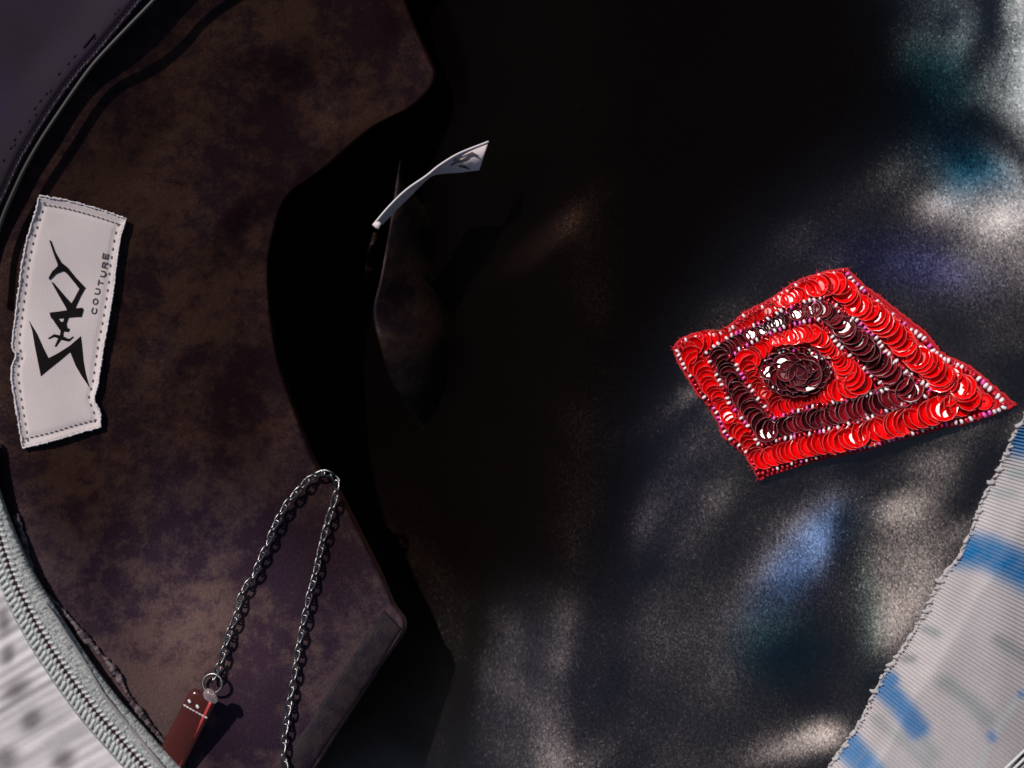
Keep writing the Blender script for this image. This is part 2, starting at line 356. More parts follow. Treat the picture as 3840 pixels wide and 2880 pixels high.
def satin_field():
    X, Y = to_px(XX, YY, -0.03)
    zb = -0.042 + 0.030*sstep(1900, 3000, X); X, Y = to_px(XX, YY, zb)
    b = np.full(X.shape, 6.0)
    # upper right
    b = blob(b, X, Y, 3468, 215, 190, 190, 20, 100, 3)
    b = blob(b, X, Y, 3600, 420, 240, 160, 40, 110)
    b = blob(b, X, Y, 3820, 330, 110, 260, -10, 128)
    b = blob(b, X, Y, 3545, 35, 130, 85, 25, 135)
    b = blob(b, X, Y, 3790, 50, 90, 110, -15, 140)
    b = blob(b, X, Y, 3900, 250, 90, 500, -10, 118)
    b = blob(b, X, Y, 3530, 590, 130, 90, 40, 90)
    b = blob(b, X, Y, 3690, 620, 170, 90, 45, 110)
    b = stroke(b, X, Y, [(3300, 5), (3400, 60), (3520, 125)], 38, 6)
    b = stroke(b, X, Y, [(3672, -40), (3672, 130), (3662, 200)], 36, 10)
    b = stroke(b, X, Y, [(3640, 200), (3600, 290)], 40, 25)
    b = stroke(b, X, Y, [(3250, 200), (3330, 320), (3440, 420), (3540, 550), (3605, 640)], 40, 6)
    b = stroke(b, X, Y, [(3620, 460), (3700, 520), (3790, 620), (3860, 720)], 40, 8)
    b = blob(b, X, Y, 3345, 640, 75, 80, 0, 62)
    b = blob(b, X, Y, 3515, 775, 110, 110, 30, 115)
    b = blob(b, X, Y, 3750, 850, 140, 130, 0, 138, 2)
    b = blob(b, X, Y, 3850, 1000, 120, 90, 0, 150)
    b = blob(b, X, Y, 3560, 1000, 420, 140, 12, 52)
    b = blob(b, X, Y, 3180, 760, 120, 60, -40, 40)
    b = blob(b, X, Y, 2990, 920, 85, 130, 15, 72)
    b = blob(b, X, Y, 3130, 985, 60, 60, 0, 85)
    b = blob(b, X, Y, 2810, 1120, 120, 80, -45, 48)
    b = blob(b, X, Y, 3760, 1270, 130, 150, 0, 45)
    # under the sequin patch: a calm sheet
    for (cx, cy, rx, ry, a) in ((2850, 1400, 270, 230, 10), (3150, 1380, 330, 260, 25), (3480, 1500, 250, 110, 20), (3100, 1600, 330, 90, -10)):
        b = blob(b, X, Y, cx, cy, rx, ry, a, 60, 4)
    # left of and below the patch
    b = blob(b, X, Y, 2600, 1490, 100, 55, -35, 118)
    b = blob(b, X, Y, 2470, 1610, 150, 60, -35, 82)
    b = stroke(b, X, Y, [(2660, 1510), (2590, 1570), (2520, 1640)], 30, 8)
    b = blob(b, X, Y, 2560, 1730, 170, 110, -50, 74)
    b = blob(b, X, Y, 2430, 1950, 55, 170, 8, 100)
    b = blob(b, X, Y, 2690, 1890, 90, 130, 20, 72)
    b = stroke(b, X, Y, [(2860, 1800), (2780, 1960), (2700, 2120)], 42, 10)
    b = stroke(b, X, Y, [(2600, 1900), (2560, 2060)], 38, 16)
    b = blob(b, X, Y, 2500, 2280, 150, 260, 20, 44)
    b = blob(b, X, Y, 2990, 2140, 105, 265, 38, 112)
    b = blob(b, X, Y, 3090, 2010, 80, 130, 30, 106)
    b = blob(b, X, Y, 2850, 2350, 160, 120, 10, 58)
    b = stroke(b, X, Y, [(3190, 1960), (3205, 2150), (3230, 2350), (3250, 2480)], 62, 8)
    b = blob(b, X, Y, 3120, 2540, 190, 120, -20, 14)
    b = blob(b, X, Y, 3520, 1745, 110, 80, -40, 150)
    b = blob(b, X, Y, 3430, 1930, 130, 150, 25, 158)
    b = blob(b, X, Y, 3420, 2150, 130, 150, 15, 180)
    b = blob(b, X, Y, 3350, 2340, 60, 150, 12, 165)
    b = blob(b, X, Y, 3600, 1960, 70, 100, 20, 120)
    b = stroke(b, X, Y, [(3745, 1560), (3690, 1680), (3655, 1810), (3610, 1900)], 40, 10)
    b = blob(b, X, Y, 3775, 1600, 28, 70, 15, 110)
    b = blob(b, X, Y, 3300, 1830, 130, 40, -20, 30)
    # bottom
    b = blob(b, X, Y, 2960, 2830, 180, 75, -18, 130)
    b = blob(b, X, Y, 3110, 2770, 70, 60, -30, 148)
    b = blob(b, X, Y, 2860, 2600, 190, 110, -15, 30)
    b = blob(b, X, Y, 2700, 2560, 130, 260, 10, 40)
    b = blob(b, X, Y, 2600, 2900, 220, 160, 0, 34)
    b = blob(b, X, Y, 2030, 2480, 75, 330, 7, 98)
    b = blob(b, X, Y, 2060, 2850, 200, 130, 0, 78)
    b = blob(b, X, Y, 1745, 2520, 75, 300, 14, 92)
    b = blob(b, X, Y, 1560, 2790, 130, 150, 20, 44)
    b = blob(b, X, Y, 1660, 2870, 110, 120, 0, 80)
    b = stroke(b, X, Y, [(1770, 2190), (1735, 2340), (1700, 2520), (1668, 2700), (1640, 2900)], 13, 5)
    b = stroke(b, X, Y, [(1850, 2380), (1830, 2560), (1810, 2760)], 45, 10)
    b = stroke(b, X, Y, [(2210, 2400), (2240, 2600), (2200, 2750)], 55, 16)
    b = stroke(b, X, Y, [(2335, 1700), (2335, 2000), (2325, 2350), (2335, 2560)], 45, 6, 3)
    # faint folds in the deep middle
    b = blob(b, X, Y, 1560, 950, 45, 100, 8, 44)
    b = blob(b, X, Y, 1480, 1230, 52, 140, -18, 50)
    b = blob(b, X, Y, 1570, 1480, 60, 150, -28, 52)
    b = stroke(b, X, Y, [(1535, 1110), (1640, 1300), (1690, 1500)], 45, 5)
    b = blob(b, X, Y, 2010, 920, 48, 190, 48, 150)
    b = stroke(b, X, Y, [(1852, 1320), (1880, 1560), (1908, 1800)], 16, 38)
    b = blob(b, X, Y, 1400, 1010, 16, 95, 6, 46)
    fine = fnoise(X/140.0, Y/140.0, 3, 3)
    b = b*np.interp(b, [0, 30, 75, 120, 180], [.75, .75, .84, 1.0, 1.06]); b = np.clip(b*(1 + 0.28*fine), 3, 230)
    z0 = -0.054 + 0.046*np.clip((X - 2100)/1800, 0, 1.1) + 0.022*sstep(1900, 2950, Y)*sstep(3200, 2400, X)
    return b, z0
def poly_mask(X, Y, poly, blur):
    """soft mask of a polygon given in picture coordinates"""
    P = np.array(poly, float); ins = np.zeros(X.shape, bool)
    for (x0, y0), (x1, y1) in zip(P, np.roll(P, -1, 0)):
        if y0 == y1: continue
        c = (Y >= min(y0, y1)) & (Y < max(y0, y1)); ins ^= c & (X < x0 + (Y - y0)*(x1 - x0)/(y1 - y0))
    a = np.pad(ins.astype(float), 80, mode='edge')
    kx = np.fft.fftfreq(a.shape[1], DX); ky = np.fft.fftfreq(a.shape[0], DY)
    g = np.exp(-2*np.pi**2*(blur*PX)**2*(kx[None, :]**2 + ky[:, None]**2))
    return np.fft.ifft2(np.fft.fft2(a)*g).real[80:-80, 80:-80]
Xs, Ys = to_px(XX, YY, -0.05)
# outline of the bag's dark middle, whose shade goes into the satin tint
HOLLOW = [(600, -400), (3080, -400), (3230, 150), (3300, 480), (3130, 700), (2900, 830), (2700, 1060), (2520, 1330), (2400, 1560), (2365, 1760), (2330, 2080),
          (2200, 2260), (1950, 2290), (1720, 2320), (1560, 2450), (1400, 2640), (1150, 3100), (600, 3100)]
b_, z0_ = satin_field()
ZS = relief(b_, z0_, 0*z0_, -0.035, 0.17, 0.50, 0.5, 36, 70, True)
# the sheet sinks towards the left, under the velvet panel
q_ = sstep(1300, 2900, Ys); xr_ = 2350 - 200*q_; xl_ = 1000 + 100*q_
f_ = np.clip((xr_ - Xs)/(xr_ - xl_), 0, 1.3); f_ = np.where(f_ < .3, f_*f_/.6, f_ - .15)
ZS = ZS - (0.076 - 0.030*q_)*f_
seam_med = np.median(sampler(ZS)(*W(SEAM[60:, 0], SEAM[60:, 1], -0.01)[:, :2].T)); ZS = ZS - seam_med - 0.006
pm = poly_mask(Xs, Ys, [(600, -400)] + [tuple(p) for p in EDGE] + [(600, 3100)], 60)
ZS = ZS*(1 - pm) + np.minimum(ZS, -0.058 + 0.016*sstep(1900, 2900, Ys))*pm
ZS = np.minimum(ZS, 0.03) + 0.00007*fnoise(Xs/60, Ys/75, 62, 2)
satin_z = sampler(ZS)

def velvet_field():
    X, Y = to_px(XX, YY, -0.02)
    b = np.full(X.shape, 30.0)
    b = b + 26*sstep(1800, 2500, Y)
    b = blob(b, X, Y, 900, 300, 450, 260, 20, 38)
    b = blob(b, X, Y, 520, 470, 190, 120, -15, 9)
    b = blob(b, X, Y, 190, 1800, 150, 110, 20, 5, 3)
    b = blob(b, X, Y, 1100, 250, 120, 90, -30, 18)
    b = blob(b, X, Y, 760, 1000, 130, 280, 10, 28)
    b = blob(b, X, Y, 600, 1650, 260, 90, 25, 20)
    b = blob(b, X, Y, 700, 2350, 330, 190, -30, 74)
    b = blob(b, X, Y, 900, 2620, 130, 220, 30, 66)
    b = blob(b, X, Y, 1130, 2250, 60, 200, 15, 48)
    b = blob(b, X, Y, 820, 2800, 120, 70, -55, 10)
    b = blob(b, X, Y, 1340, 560, 110, 34, -38, 46)
    b = stroke(b, X, Y, [(1520, 380), (1380, 450), (1230, 560), (1120, 660)], 34, 6)
    fine = fnoise(X/110.0, Y/110.0, 9, 3)
    b = np.clip(b*(1 + 0.3*fine), 3, 120)
    rim = np.interp(Y, [-160, 200, 500, 760, 1200, 1800, 2032, 2483, 2870, 3060], [640, 400, 190, 60, -60, 20, 90, 380, 680, 830])
    u = np.clip((X - rim)/900.0, 0, 1.2)
    z0 = -0.004 - 0.027*u**1.3 * (1 - 0.55*sstep(1900, 2700, Y))
    z = relief(b, z0, 0*z0, -0.02, 0.26, 0.11, 0.025, 20, 30)
    w = np.exp(-(np.maximum(X - rim, 0)/190.0)**2); return z*(1 - w) + (-0.0035 + 0.25*(z - z0))*w
ZV = np.minimum(velvet_field(), -0.002)
velvet_z = sampler(ZV)

# ------------------------------------------------------------------ the ground
def build_ground():
    xs = np.linspace(-1, 1, 9); g = np.sign(xs)*np.abs(xs)**2*40
    G = np.stack(np.meshgrid(g, g), -1).reshape(-1, 2); V = np.hstack([G, np.full((len(G), 1), -0.20)])
    o = obj("ground", V, up(V, grid_faces(9, 9)), M['ground'], None); o['kind'] = 'structure'
build_ground()

# ------------------------------------------------------------------ the bag
bag = thing("zippered_bag", "open fabric bag with black satin and brown velvet lining, pale zipper and white ribbed band", "bag", (0, 0, -0.198))

def build_satin():
    ny, nx = 560, 620
    py = np.linspace(-150, 3050, ny); o = np.argsort(SEAM[:, 1])
    sx = np.interp(py, SEAM[o, 1], SEAM[o, 0])
    u = np.linspace(0, 1, nx)
    PXg = 960 + (sx[:, None] + 10 - 960)*u[None, :]; PYg = np.repeat(py[:, None], nx, 1)
    Z = zat(satin_z, PXg, PYg)
    V = W(PXg, PYg, Z).reshape(-1, 3)
    # sky blue, teal and grey reflections, painted into the satin's gloss tint
    X, Y = PXg, PYg
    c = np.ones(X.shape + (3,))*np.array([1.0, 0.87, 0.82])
    def cloth_tint(cx, cy, rx, ry, ang, col, p=2.5):
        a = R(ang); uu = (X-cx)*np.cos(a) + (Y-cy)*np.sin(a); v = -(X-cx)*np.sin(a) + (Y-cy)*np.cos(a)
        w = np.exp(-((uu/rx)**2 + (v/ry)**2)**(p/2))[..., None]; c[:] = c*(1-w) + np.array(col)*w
    cloth_tint(3450, 300, 330, 330, 35, (0.05, 0.36, 0.44)); cloth_tint(3650, 640, 260, 160, 42, (0.03, 0.30, 0.52))
    cloth_tint(3560, 60, 230, 110, 20, (0.70, 0.92, 1.0)); cloth_tint(3800, 200, 110, 420, -8, (0.86, 0.97, 1.0))
    cloth_tint(3420, 990, 330, 130, 10, (0.45, 0.45, 1.0)); cloth_tint(3740, 860, 170, 150, 0, (1, .94, .93))
    cloth_tint(2980, 2150, 130, 300, 36, (0.30, 0.50, 1.0)); cloth_tint(3110, 1990, 90, 140, 30, (0.33, 0.53, 1.0))
    cloth_tint(2930, 2430, 170, 150, 0, (0.35, 0.75, 0.85)); cloth_tint(2480, 1800, 170, 420, 15, (1.0, 0.88, 0.98))
    cloth_tint(2040, 2600, 500, 330, 0, (1.0, 0.86, 0.88)); cloth_tint(3240, 2300, 70, 330, -5, (0.75, 0.86, 0.78))
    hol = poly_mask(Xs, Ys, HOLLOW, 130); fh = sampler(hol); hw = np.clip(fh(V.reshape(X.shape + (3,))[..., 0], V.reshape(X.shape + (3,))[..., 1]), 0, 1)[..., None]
    c[:] = c*(1 - hw) + np.array([0.15, 0.085, 0.06])*hw; cloth_tint(2015, 918, 50, 170, 50, (0.55, 0.26, 0.17))          # duller lining; the middle's shade and a fold's gleam are painted in
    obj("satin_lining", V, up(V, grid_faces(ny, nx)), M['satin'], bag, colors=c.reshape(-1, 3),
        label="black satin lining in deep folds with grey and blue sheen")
build_satin()

RIMIN = spline([(700, -160), (578, 0), (485, 97), (405, 181), (338, 257), (253, 376), (139, 549), (50, 720), (-20, 900), (-55, 1200),
                (-50, 1500), (-10, 1780), (60, 1990), (120, 2190), (165, 2270), (240, 2352), (330, 2485), (420, 2640), (510, 2750), (590, 2845), (700, 2985), (760, 3060)], 420)
def build_velvet():
    nv = 190; nu = 300
    o = np.linspace(0, 419, nu).astype(int)
    # pair rim and edge points by height so that rows run roughly level
    rim = RIMIN; edge = EDGE
    t = np.linspace(0, 1, nu)
    re = spline(rim, nu); ee = spline(edge, nu)
    w = np.linspace(0, 1, nv)
    G = re[:, None]*(1-w)[None, :, None] + ee[:, None]*w[None, :, None]
    Z = zat(velvet_z, G[..., 0], G[..., 1], -0.02)
    # the free edge rolls under
    roll = sstep(0.985, 1.0, w)[None, :]; Z = Z - 0.003*roll**2
    P = W(G[..., 0], G[..., 1], Z)
    V, F = slab(P, 0.0008)
    lo = sstep(1650, 2250, G[..., 1] + 120*fnoise(G[..., 0]/200, G[..., 1]/200, 15, 2))[..., None]     # browner cloth above, plum below
    pale_nap = np.exp(-((G[..., 0] - 760)/330)**2 - ((G[..., 1] - 2430)/330)**2)[..., None]          # paler nap towards the lower left
    c = np.array([0.0150, 0.0060, 0.0038])*(1 - lo) + np.array([0.023, 0.0140, 0.0215])*lo; c = c*(1 + pale_nap*np.array([1.7, 1.75, 1.0]))
    obj("velvet_lining_panel", V, up(V, F), M['velvet'], bag, colors=np.vstack([c.reshape(-1, 3)]*2), label="dark brown velvety lining panel along the left side")
    # hem strip along the lower free edge of the panel
    e = spline([(1512, 2362), (1430, 2495), (1310, 2680), (1185, 2872), (1080, 3050)], 120); i = spline([(1440, 2290), (1345, 2430), (1225, 2610), (1105, 2790), (990, 2990)], 120)
    w = np.linspace(0, 1, 12); G = i[:, None]*(1-w)[None, :, None] + e[:, None]*w[None, :, None]
    Z = zat(velvet_z, G[..., 0], G[..., 1], -0.02) + 0.0006*np.sin(np.pi*np.clip(w*0.92+0.08, 0, 1))[None, :]**0.5 - 0.002*sstep(0.9, 1, w)[None, :]
    V, F = slab(W(G[..., 0], G[..., 1], Z), 0.0012); obj("hem", V, up(V, F), M['hem'], bag, label="lighter mauve folded hem at the corner of the velvet panel")
    return
build_velvet()

ZIP = spline([(-75, 1640), (-45, 1850), (5, 2032), (53, 2175), (106, 2286), (159, 2382), (223, 2483), (297, 2589), (371, 2684), (456, 2780), (536, 2870), (620, 2960), (690, 3040)], 300)
def rim_strip(curve, offs, zs, th, name, mat, label=None, colors=None):
    d, n = normals2(curve)
    G = curve[:, None] + n[:, None]*np.asarray(offs)[None, :, None]
    Z = np.broadcast_to(np.asarray(zs)[None, :], G.shape[:2])
    V, F = slab(W(G[..., 0], G[..., 1], Z), th); return obj(name, V, up(V, F), mat, bag, label=label)
def build_zipper():
    d, n = normals2(ZIP)   # n points to the outside? (checked below)
    side = 1.0 if n[150, 0] < 0 else -1.0         # +1: n points left (outward)
    S = side
    # tape: one mesh, children: teeth, red thread
    offs = np.linspace(-1, 1, 15); inner = 34 + 62*sstep(0, 160, np.arange(300))
    G = np.stack([ZIP + n*S*o for o in (62, 52, 40, 20, 8, 0, -8, -22)], 1)
    inn = [ZIP - n*S*(22 + (inner - 22)*k)[:, None] for k in (0.25, 0.5, 0.75, 1.0)]
    G = np.concatenate([G, np.stack(inn, 1)], 1)
    prof = np.array([-.0012, .0002, .0012, .0014, .0006, -.0004, .0006, .0010, .0008, .0006, .0003, -.0012])
    Z = 0.002 + np.broadcast_to(prof[None], G.shape[:2]) + 0.0002*rng.standard_normal(G.shape[:2])
    V, F = slab(W(G[..., 0], G[..., 1], Z), 0.0012)
    tape = obj("zipper", V, up(V, F), M['tape'], bag, label="pale grey coil zipper with a dark red line along the lower left rim")
    L = plen(ZIP); cnt = int(L/22.0); Q = spline(ZIP, cnt); dq, nq = normals2(Q)
    V, F = capsule(26*PX, 8.0*PX); tooth = mesh_from("zipper_tooth", V, F, M['coil'])
    V, F = capsule(13*PX, 6.2*PX); tick = mesh_from("zipper_tick", V, F, M['coil'])
    for k in range(cnt):
        base = math.atan2(-(nq[k, 1]), nq[k, 0])
        for (o, me, zz, skew) in ((38, tooth, .0032, 0.35), (12, tick, .0030, 0.5), (-14, tick, .0030, -0.5)):
            p = W(*(Q[k] + nq[k]*S*o + dq[k]*random.uniform(-1.5, 1.5)), zz)
            inst("tooth" if me is tooth else "woven_tick", me, Matrix.Translation(p) @ Matrix.Rotation(base + skew + random.uniform(-.12, .12), 4, 'Z'), tape)
    P = W(ZIP[:, 0], ZIP[:, 1], np.full(300, 0.0026)); P[:, :2] += 0.00012*rng.standard_normal((300, 2))
    V, F = tube(P, 5.0*PX, 6); obj("red_thread", V, F, M['redthread'], tape)
    # piping cord beside the tape
    pc = spline([(170, 2262), (215, 2322), (250, 2378), (310, 2470), (380, 2590), (425, 2650), (500, 2742), (575, 2835), (660, 2940), (730, 3030)], 160)
    V, F = tube(W(pc[:, 0], pc[:, 1], 0.0028 + 0*pc[:, 0] + 0.0004*np.sin(np.arange(160)/9)), np.linspace(4.0, 9.5, 160)*PX, 8)
    obj("piping", V, F, M['piping'], bag, label="smooth light grey piping cord beside the pale zipper")
    pc = spline([(1000, -380), (800, -230), (640, -70), (578, 0), (485, 97), (405, 181), (338, 257), (253, 376), (139, 549), (60, 700), (-10, 880), (-40, 1100)], 260)
    V, F = tube(W(pc[:, 0], pc[:, 1], 0.0015 + 0*pc[:, 0]), 8.5*PX, 8)
    obj("piping", V, F, M['darkpiping'], bag, label="dark brown piping cord along the upper left rim")
    # soft seam binding inside the piping
    sb = spline([(60, 1930), (85, 2010), (108, 2110), (143, 2212), (249, 2308), (308, 2382), (371, 2446), (424, 2509), (509, 2652), (583, 2748), (660, 2850), (760, 2985)], 260)
    z = zat(velvet_z, sb[:, 0], sb[:, 1], -0.01) + 0.001
    P = W(sb[:, 0], sb[:, 1], z); P += np.stack([rng.standard_normal(260)*1.2e-4]*2 + [rng.standard_normal(260)*1.5e-4], -1)
    V, F = tube(P, (12 + 5*fnoise(np.arange(260)/7.0, 0*np.arange(260), 4))*PX, 8, 0.7)
    obj("seam_binding", V, F, M['mauve'], bag, label="fuzzy mauve seam binding between the pale piping and the velvet")
t = NT("mauve_binding")
M['mauve'] = t.set(color=t.ramp(t.noise(420, 4, 0.65), [(0.40, (0.03, 0.02, 0.028)), (0.62, (0.17, 0.13, 0.135))]), rough=0.6, spec=0.25, normal=t.bump(t.noise(1500, 2), 0.7, 0.0005))
build_zipper()

def pattern_panel():
    """white fabric with soft grey woven spots, lower left"""
    d, n = normals2(ZIP); S = 1.0 if n[150, 0] < 0 else -1.0
    nu = 300; nv = 110; offs = 55 + 700*np.linspace(0, 1, nv)
    G = ZIP[:, None] + S*n[:, None]*offs[None, :, None]
    X, Y = G[..., 0], G[..., 1]
    rib = np.sin((X*0.50 + Y*0.87)/6.2 + 0.8*fnoise(X/60, Y/60, 2, 1))
    Z = 0.001 - 0.000012*(offs[None, :] - 55)**1.15*1.0 + 0.00011*rib + 0.0010*fnoise(X/90, Y/90, 5, 2)
    Z = np.maximum(Z, -0.1)
    c = np.ones(X.shape + (3,))*np.array([0.56, 0.525, 0.525])
    streak = fnoise(X/150 + Y/90, (X*0.5 + Y*0.87)/9, 12, 2)[..., None]
    c *= np.clip(1 - 0.16*streak, 0.6, 1.15)
    for cx, cy, rx, ry, ang in ((62, 2585, 70, 36, -33), (118, 2700, 50, 34, -45), (20, 2845, 60, 44, -30), (236, 2850, 52, 40, -35), (14, 2330, 30, 56, 0), (30, 2455, 26, 40, 20), (-80, 2740, 60, 40, -35), (130, 2990, 60, 40, -35), (-90, 2480, 60, 40, -35)):
        a = R(ang); u = (X-cx)*np.cos(a) + (Y-cy)*np.sin(a); v = -(X-cx)*np.sin(a) + (Y-cy)*np.cos(a)
        w = np.exp(-((u/rx)**2 + (v/ry)**2)**1.4)[..., None]*0.9; c = c*(1 - w) + np.array([0.12, 0.108, 0.11])*w
    V, F = slab(W(X, Y, Z), 0.001); cc = np.vstack([c.reshape(-1, 3)]*2)
    obj("patterned_panel", V, up(V, F), M['rib'], bag, colors=cc, label="white outer fabric with soft dark grey spots at the lower left")
pattern_panel()

RIMTOP = spline([(3350, -430), (2700, -450), (2000, -470), (1400, -480), (1050, -450), (800, -330), (640, -150), (502, 8), (464, 55), (359, 181), (274, 278), (190, 392), (84, 561), (17, 696), (-60, 880), (-100, 1100), (-110, 1400), (-95, 1600)], 560)  # the unseen stretch above the view is added to shade the hollow
def violet_panel():
    d, n = normals2(RIMTOP); S = 1.0 if n[-120, 0] < 0 else -1.0
    offs = np.concatenate([[-78, -62, -44, -26, -18, -8, 0, 6, 14], np.linspace(24, 700, 30)])
    zp = np.concatenate([[-.016, -.011, -.006, -.0008, .0010, .0008, .0004, .0008, .0010], 0.001 - 0.05*np.linspace(0, 1, 30)**1.6])
    G = RIMTOP[:, None] + S*n[:, None]*offs[None, :, None]
    Z = zp[None, :] + 0.0008*fnoise(G[..., 0]/120, G[..., 1]/120, 6, 2)*sstep(30, 200, offs)[None, :]
    V, F = slab(W(G[..., 0], G[..., 1], Z), 0.0012)
    pan = obj("violet_panel", V, up(V, F), M['violet'], bag, label="plain dark violet outer fabric in the upper left corner")
    L = plen(RIMTOP); Q = spline(RIMTOP, int(L/17)); dq, nq = normals2(Q)
    V, F = capsule(7*PX, 3.2*PX, 6, 2); dark = mesh_from("stitch", V, F, M['darkstitch']); pale = mesh_from("stitch_pale", V*0.8, F, M['palestitch'])
    for k in range(len(Q)):
        if Q[k, 1] > 800 or Q[k, 1] < -60: continue
        a = math.atan2(-dq[k, 1], dq[k, 0])
        inst("stitch", dark, Matrix.Translation(W(*(Q[k]), 0.0007)) @ Matrix.Rotation(a, 4, 'Z'), pan)
        if k % 2 == 0 or random.random() < .3: inst("stitch", pale, Matrix.Translation(W(*(Q[k] - S*nq[k]*random.uniform(9, 15)), 0.0012)) @ Matrix.Rotation(a + .5, 4, 'Z'), pan)
        if random.random() < .45: inst("stitch", dark, Matrix.Translation(W(*(Q[k] + S*nq[k]*random.uniform(26, 44)), 0.0010)) @ Matrix.Rotation(a, 4, 'Z'), pan)
    V, F = capsule(62*PX, 3.5*PX, 6, 2); inst("long_stitch", mesh_from("long_stitch", V, F, M['darkstitch']), Matrix.Translation(W(334, 152, 0.0012)) @ Matrix.Rotation(R(51), 4, 'Z'), pan)
violet_panel()

def ribbed_band():
    c0 = spline(SEAM[60:], 1500); d, n = normals2(c0)
    S = 1.0 if n[700, 0] > 0 else -1.0
    # band runs outwards; ribs lean downwards a little, more so lower down
    tt_ = np.linspace(0, 1, 1500); ang = R(8) + R(35)*sstep(0.30, 0.95, tt_); wid = 760 - 170*sstep(0.3, 0.8, tt_)
    c1 = c0 + np.stack([np.cos(ang), np.sin(ang)], -1)*wid[:, None]
    for i in (0, 1):
        k_ = np.exp(-np.linspace(-2.5, 2.5, 241)**2); k_ /= k_.sum(); c1[:, i] = np.convolve(np.pad(c1[:, i], 120, mode='reflect', reflect_type='odd'), k_, 'valid')
    nv = 54; v = np.linspace(0, 1, nv)
    G = c0[:, None]*(1-v)[None, :, None] + c1[:, None]*v[None, :, None]
    X, Y = G[..., 0], G[..., 1]
    zs = zat(satin_z, c0[:, 0], c0[:, 1], -0.005) + 0.0008
    ph = np.linspace(0, plen(c0)/13.2*2*np.pi, 1500)[:, None] + 0.9*fnoise(X/130, Y/130, 21, 2)
    amp = 0.00052*(0.40 + 0.9*np.exp(-v*4.0))[None, :]*(1 + 0.45*fnoise(X/110, Y/110, 31, 2))
    dist = v[None, :]*np.linalg.norm(c1 - c0, axis=1)[:, None]
    Z = zs[:, None]*(1 - sstep(0, .25, v))[None, :] + 0.0015*sstep(0, .3, v)[None, :] + 0.0016*np.sin(np.pi*np.clip(v*1.0, 0, 1))[None, :] \
        + amp*np.sin(ph) + 0.0010*fnoise(X/170, Y/170, 41, 2)*sstep(0, .15, v)[None, :] - 0.004*v[None, :]**3
    c = np.ones(X.shape + (3,))*np.array([0.46, 0.425, 0.425])
    c *= (1 - 0.10*np.clip(fnoise(X/60, Y/200, 51, 2), -1, 1))[..., None]
    def cloth_tint(pts, width, col, p=3.0, k=1.0):
        pts = np.array(pts, float); best = np.full(X.shape, 1e9)
        for q0, q1 in zip(pts[:-1], pts[1:]):
            dd = q1 - q0; t = np.clip(((X-q0[0])*dd[0] + (Y-q0[1])*dd[1])/(dd@dd), 0, 1)
            best = np.minimum(best, np.hypot(X - q0[0] - t*dd[0], Y - q0[1] - t*dd[1]) + 5*np.sin(ph))
        best = best + 0.12*width*fnoise(X/70, Y/70, int(pts[0][0]) % 97, 2)
        w = k*np.exp(-(np.maximum(best, 0)/(width*1.15))**(p*0.8))[..., None]; c[:] = c*(1-w) + np.array(col)*w
    blue = (0.010, 0.145, 0.34); blue2 = (0.07, 0.20, 0.40); gy = (0.27, 0.31, 0.31)
    cloth_tint([(3600, 2060), (3700, 2070), (3850, 2150), (3990, 2230)], 62, blue, 5)
    cloth_tint([(3840, 1650), (3960, 1660)], 60, blue, 5); cloth_tint([(3800, 1775), (3900, 1790)], 24, gy, 3, .8); cloth_tint([(3740, 1850), (3800, 1850)], 20, gy, 3, .6)
    cloth_tint([(3310, 2570), (3370, 2630), (3440, 2730)], 40, blue2, 5); cloth_tint([(3470, 2790), (3500, 2830)], 26, gy, 3, .6); cloth_tint([(3340, 2540), (3350, 2550)], 20, blue2, 4)
    cloth_tint([(3180, 2790), (3230, 2850), (3270, 2900)], 46, blue2, 5); cloth_tint([(3285, 2700), (3400, 2790), (3480, 2870)], 22, gy, 4, .55)
    cloth_tint([(3470, 2360), (3510, 2375)], 16, (0.2, 0.24, 0.25), 3, .7); cloth_tint([(3395, 2470), (3420, 2470)], 16, (0.18, 0.2, 0.2), 3, .7)
    cloth_tint([(3550, 2560), (3640, 2630), (3700, 2700)], 30, (0.26, 0.29, 0.29), 3, .75); cloth_tint([(3745, 2400), (3790, 2430), (3850, 2470)], 26, (0.22, 0.24, 0.24), 3, .7)
    cloth_tint([(3840, 2590), (3760, 2700), (3690, 2830), (3670, 2890)], 13, (0.44, 0.50, 0.50), 3, .55)
    cloth_tint([(3715, 2755), (3722, 2768)], 17, (0.10, 0.20, 0.42), 3, .8); cloth_tint([(3826, 2600), (3830, 2606)], 11, (0.12, 0.2, 0.42), 4)
    V, F = slab(W(X, Y, Z), 0.0012); cc = np.vstack([c.reshape(-1, 3)]*2)
    obj("ribbed_band", V, up(V, F), M['rib'], bag, colors=cc, label="white finely ribbed outer band with blue and grey blots along the right rim")
    # overcast stitches over the seam
    Q = spline(SEAM[130:] + 6*rng.standard_normal((290, 2)).clip(-1, 1)*0.6, 82); dq, nq = normals2(Q)
    zq = zat(satin_z, Q[:, 0], Q[:, 1], -0.005)
    vars_ = []
    for k in range(4):
        V, F = capsule(random.uniform(10, 19)*PX, random.uniform(5, 8)*PX, 8, 2); V = V + 0.00014*rng.standard_normal(V.shape); vars_.append(mesh_from("overcast_stitch", V, F, M['overcast']))
    sm = Joined()
    for k in range(len(Q)):
        a = math.atan2(-nq[k, 1], nq[k, 0])
        inst("overcast_stitch", vars_[k % 4], Matrix.Translation(W(*(Q[k] + nq[k]*random.uniform(-5, 5)), zq[k] + 0.0013)) @ Matrix.Rotation(a + random.uniform(.2, 1.5), 4, 'Z') @ Matrix.Scale(random.uniform(.55, 1.15), 4), bag)
    P = W(SEAM[:, 0], SEAM[:, 1], zat(satin_z, SEAM[:, 0], SEAM[:, 1], -0.005) + 0.0006)
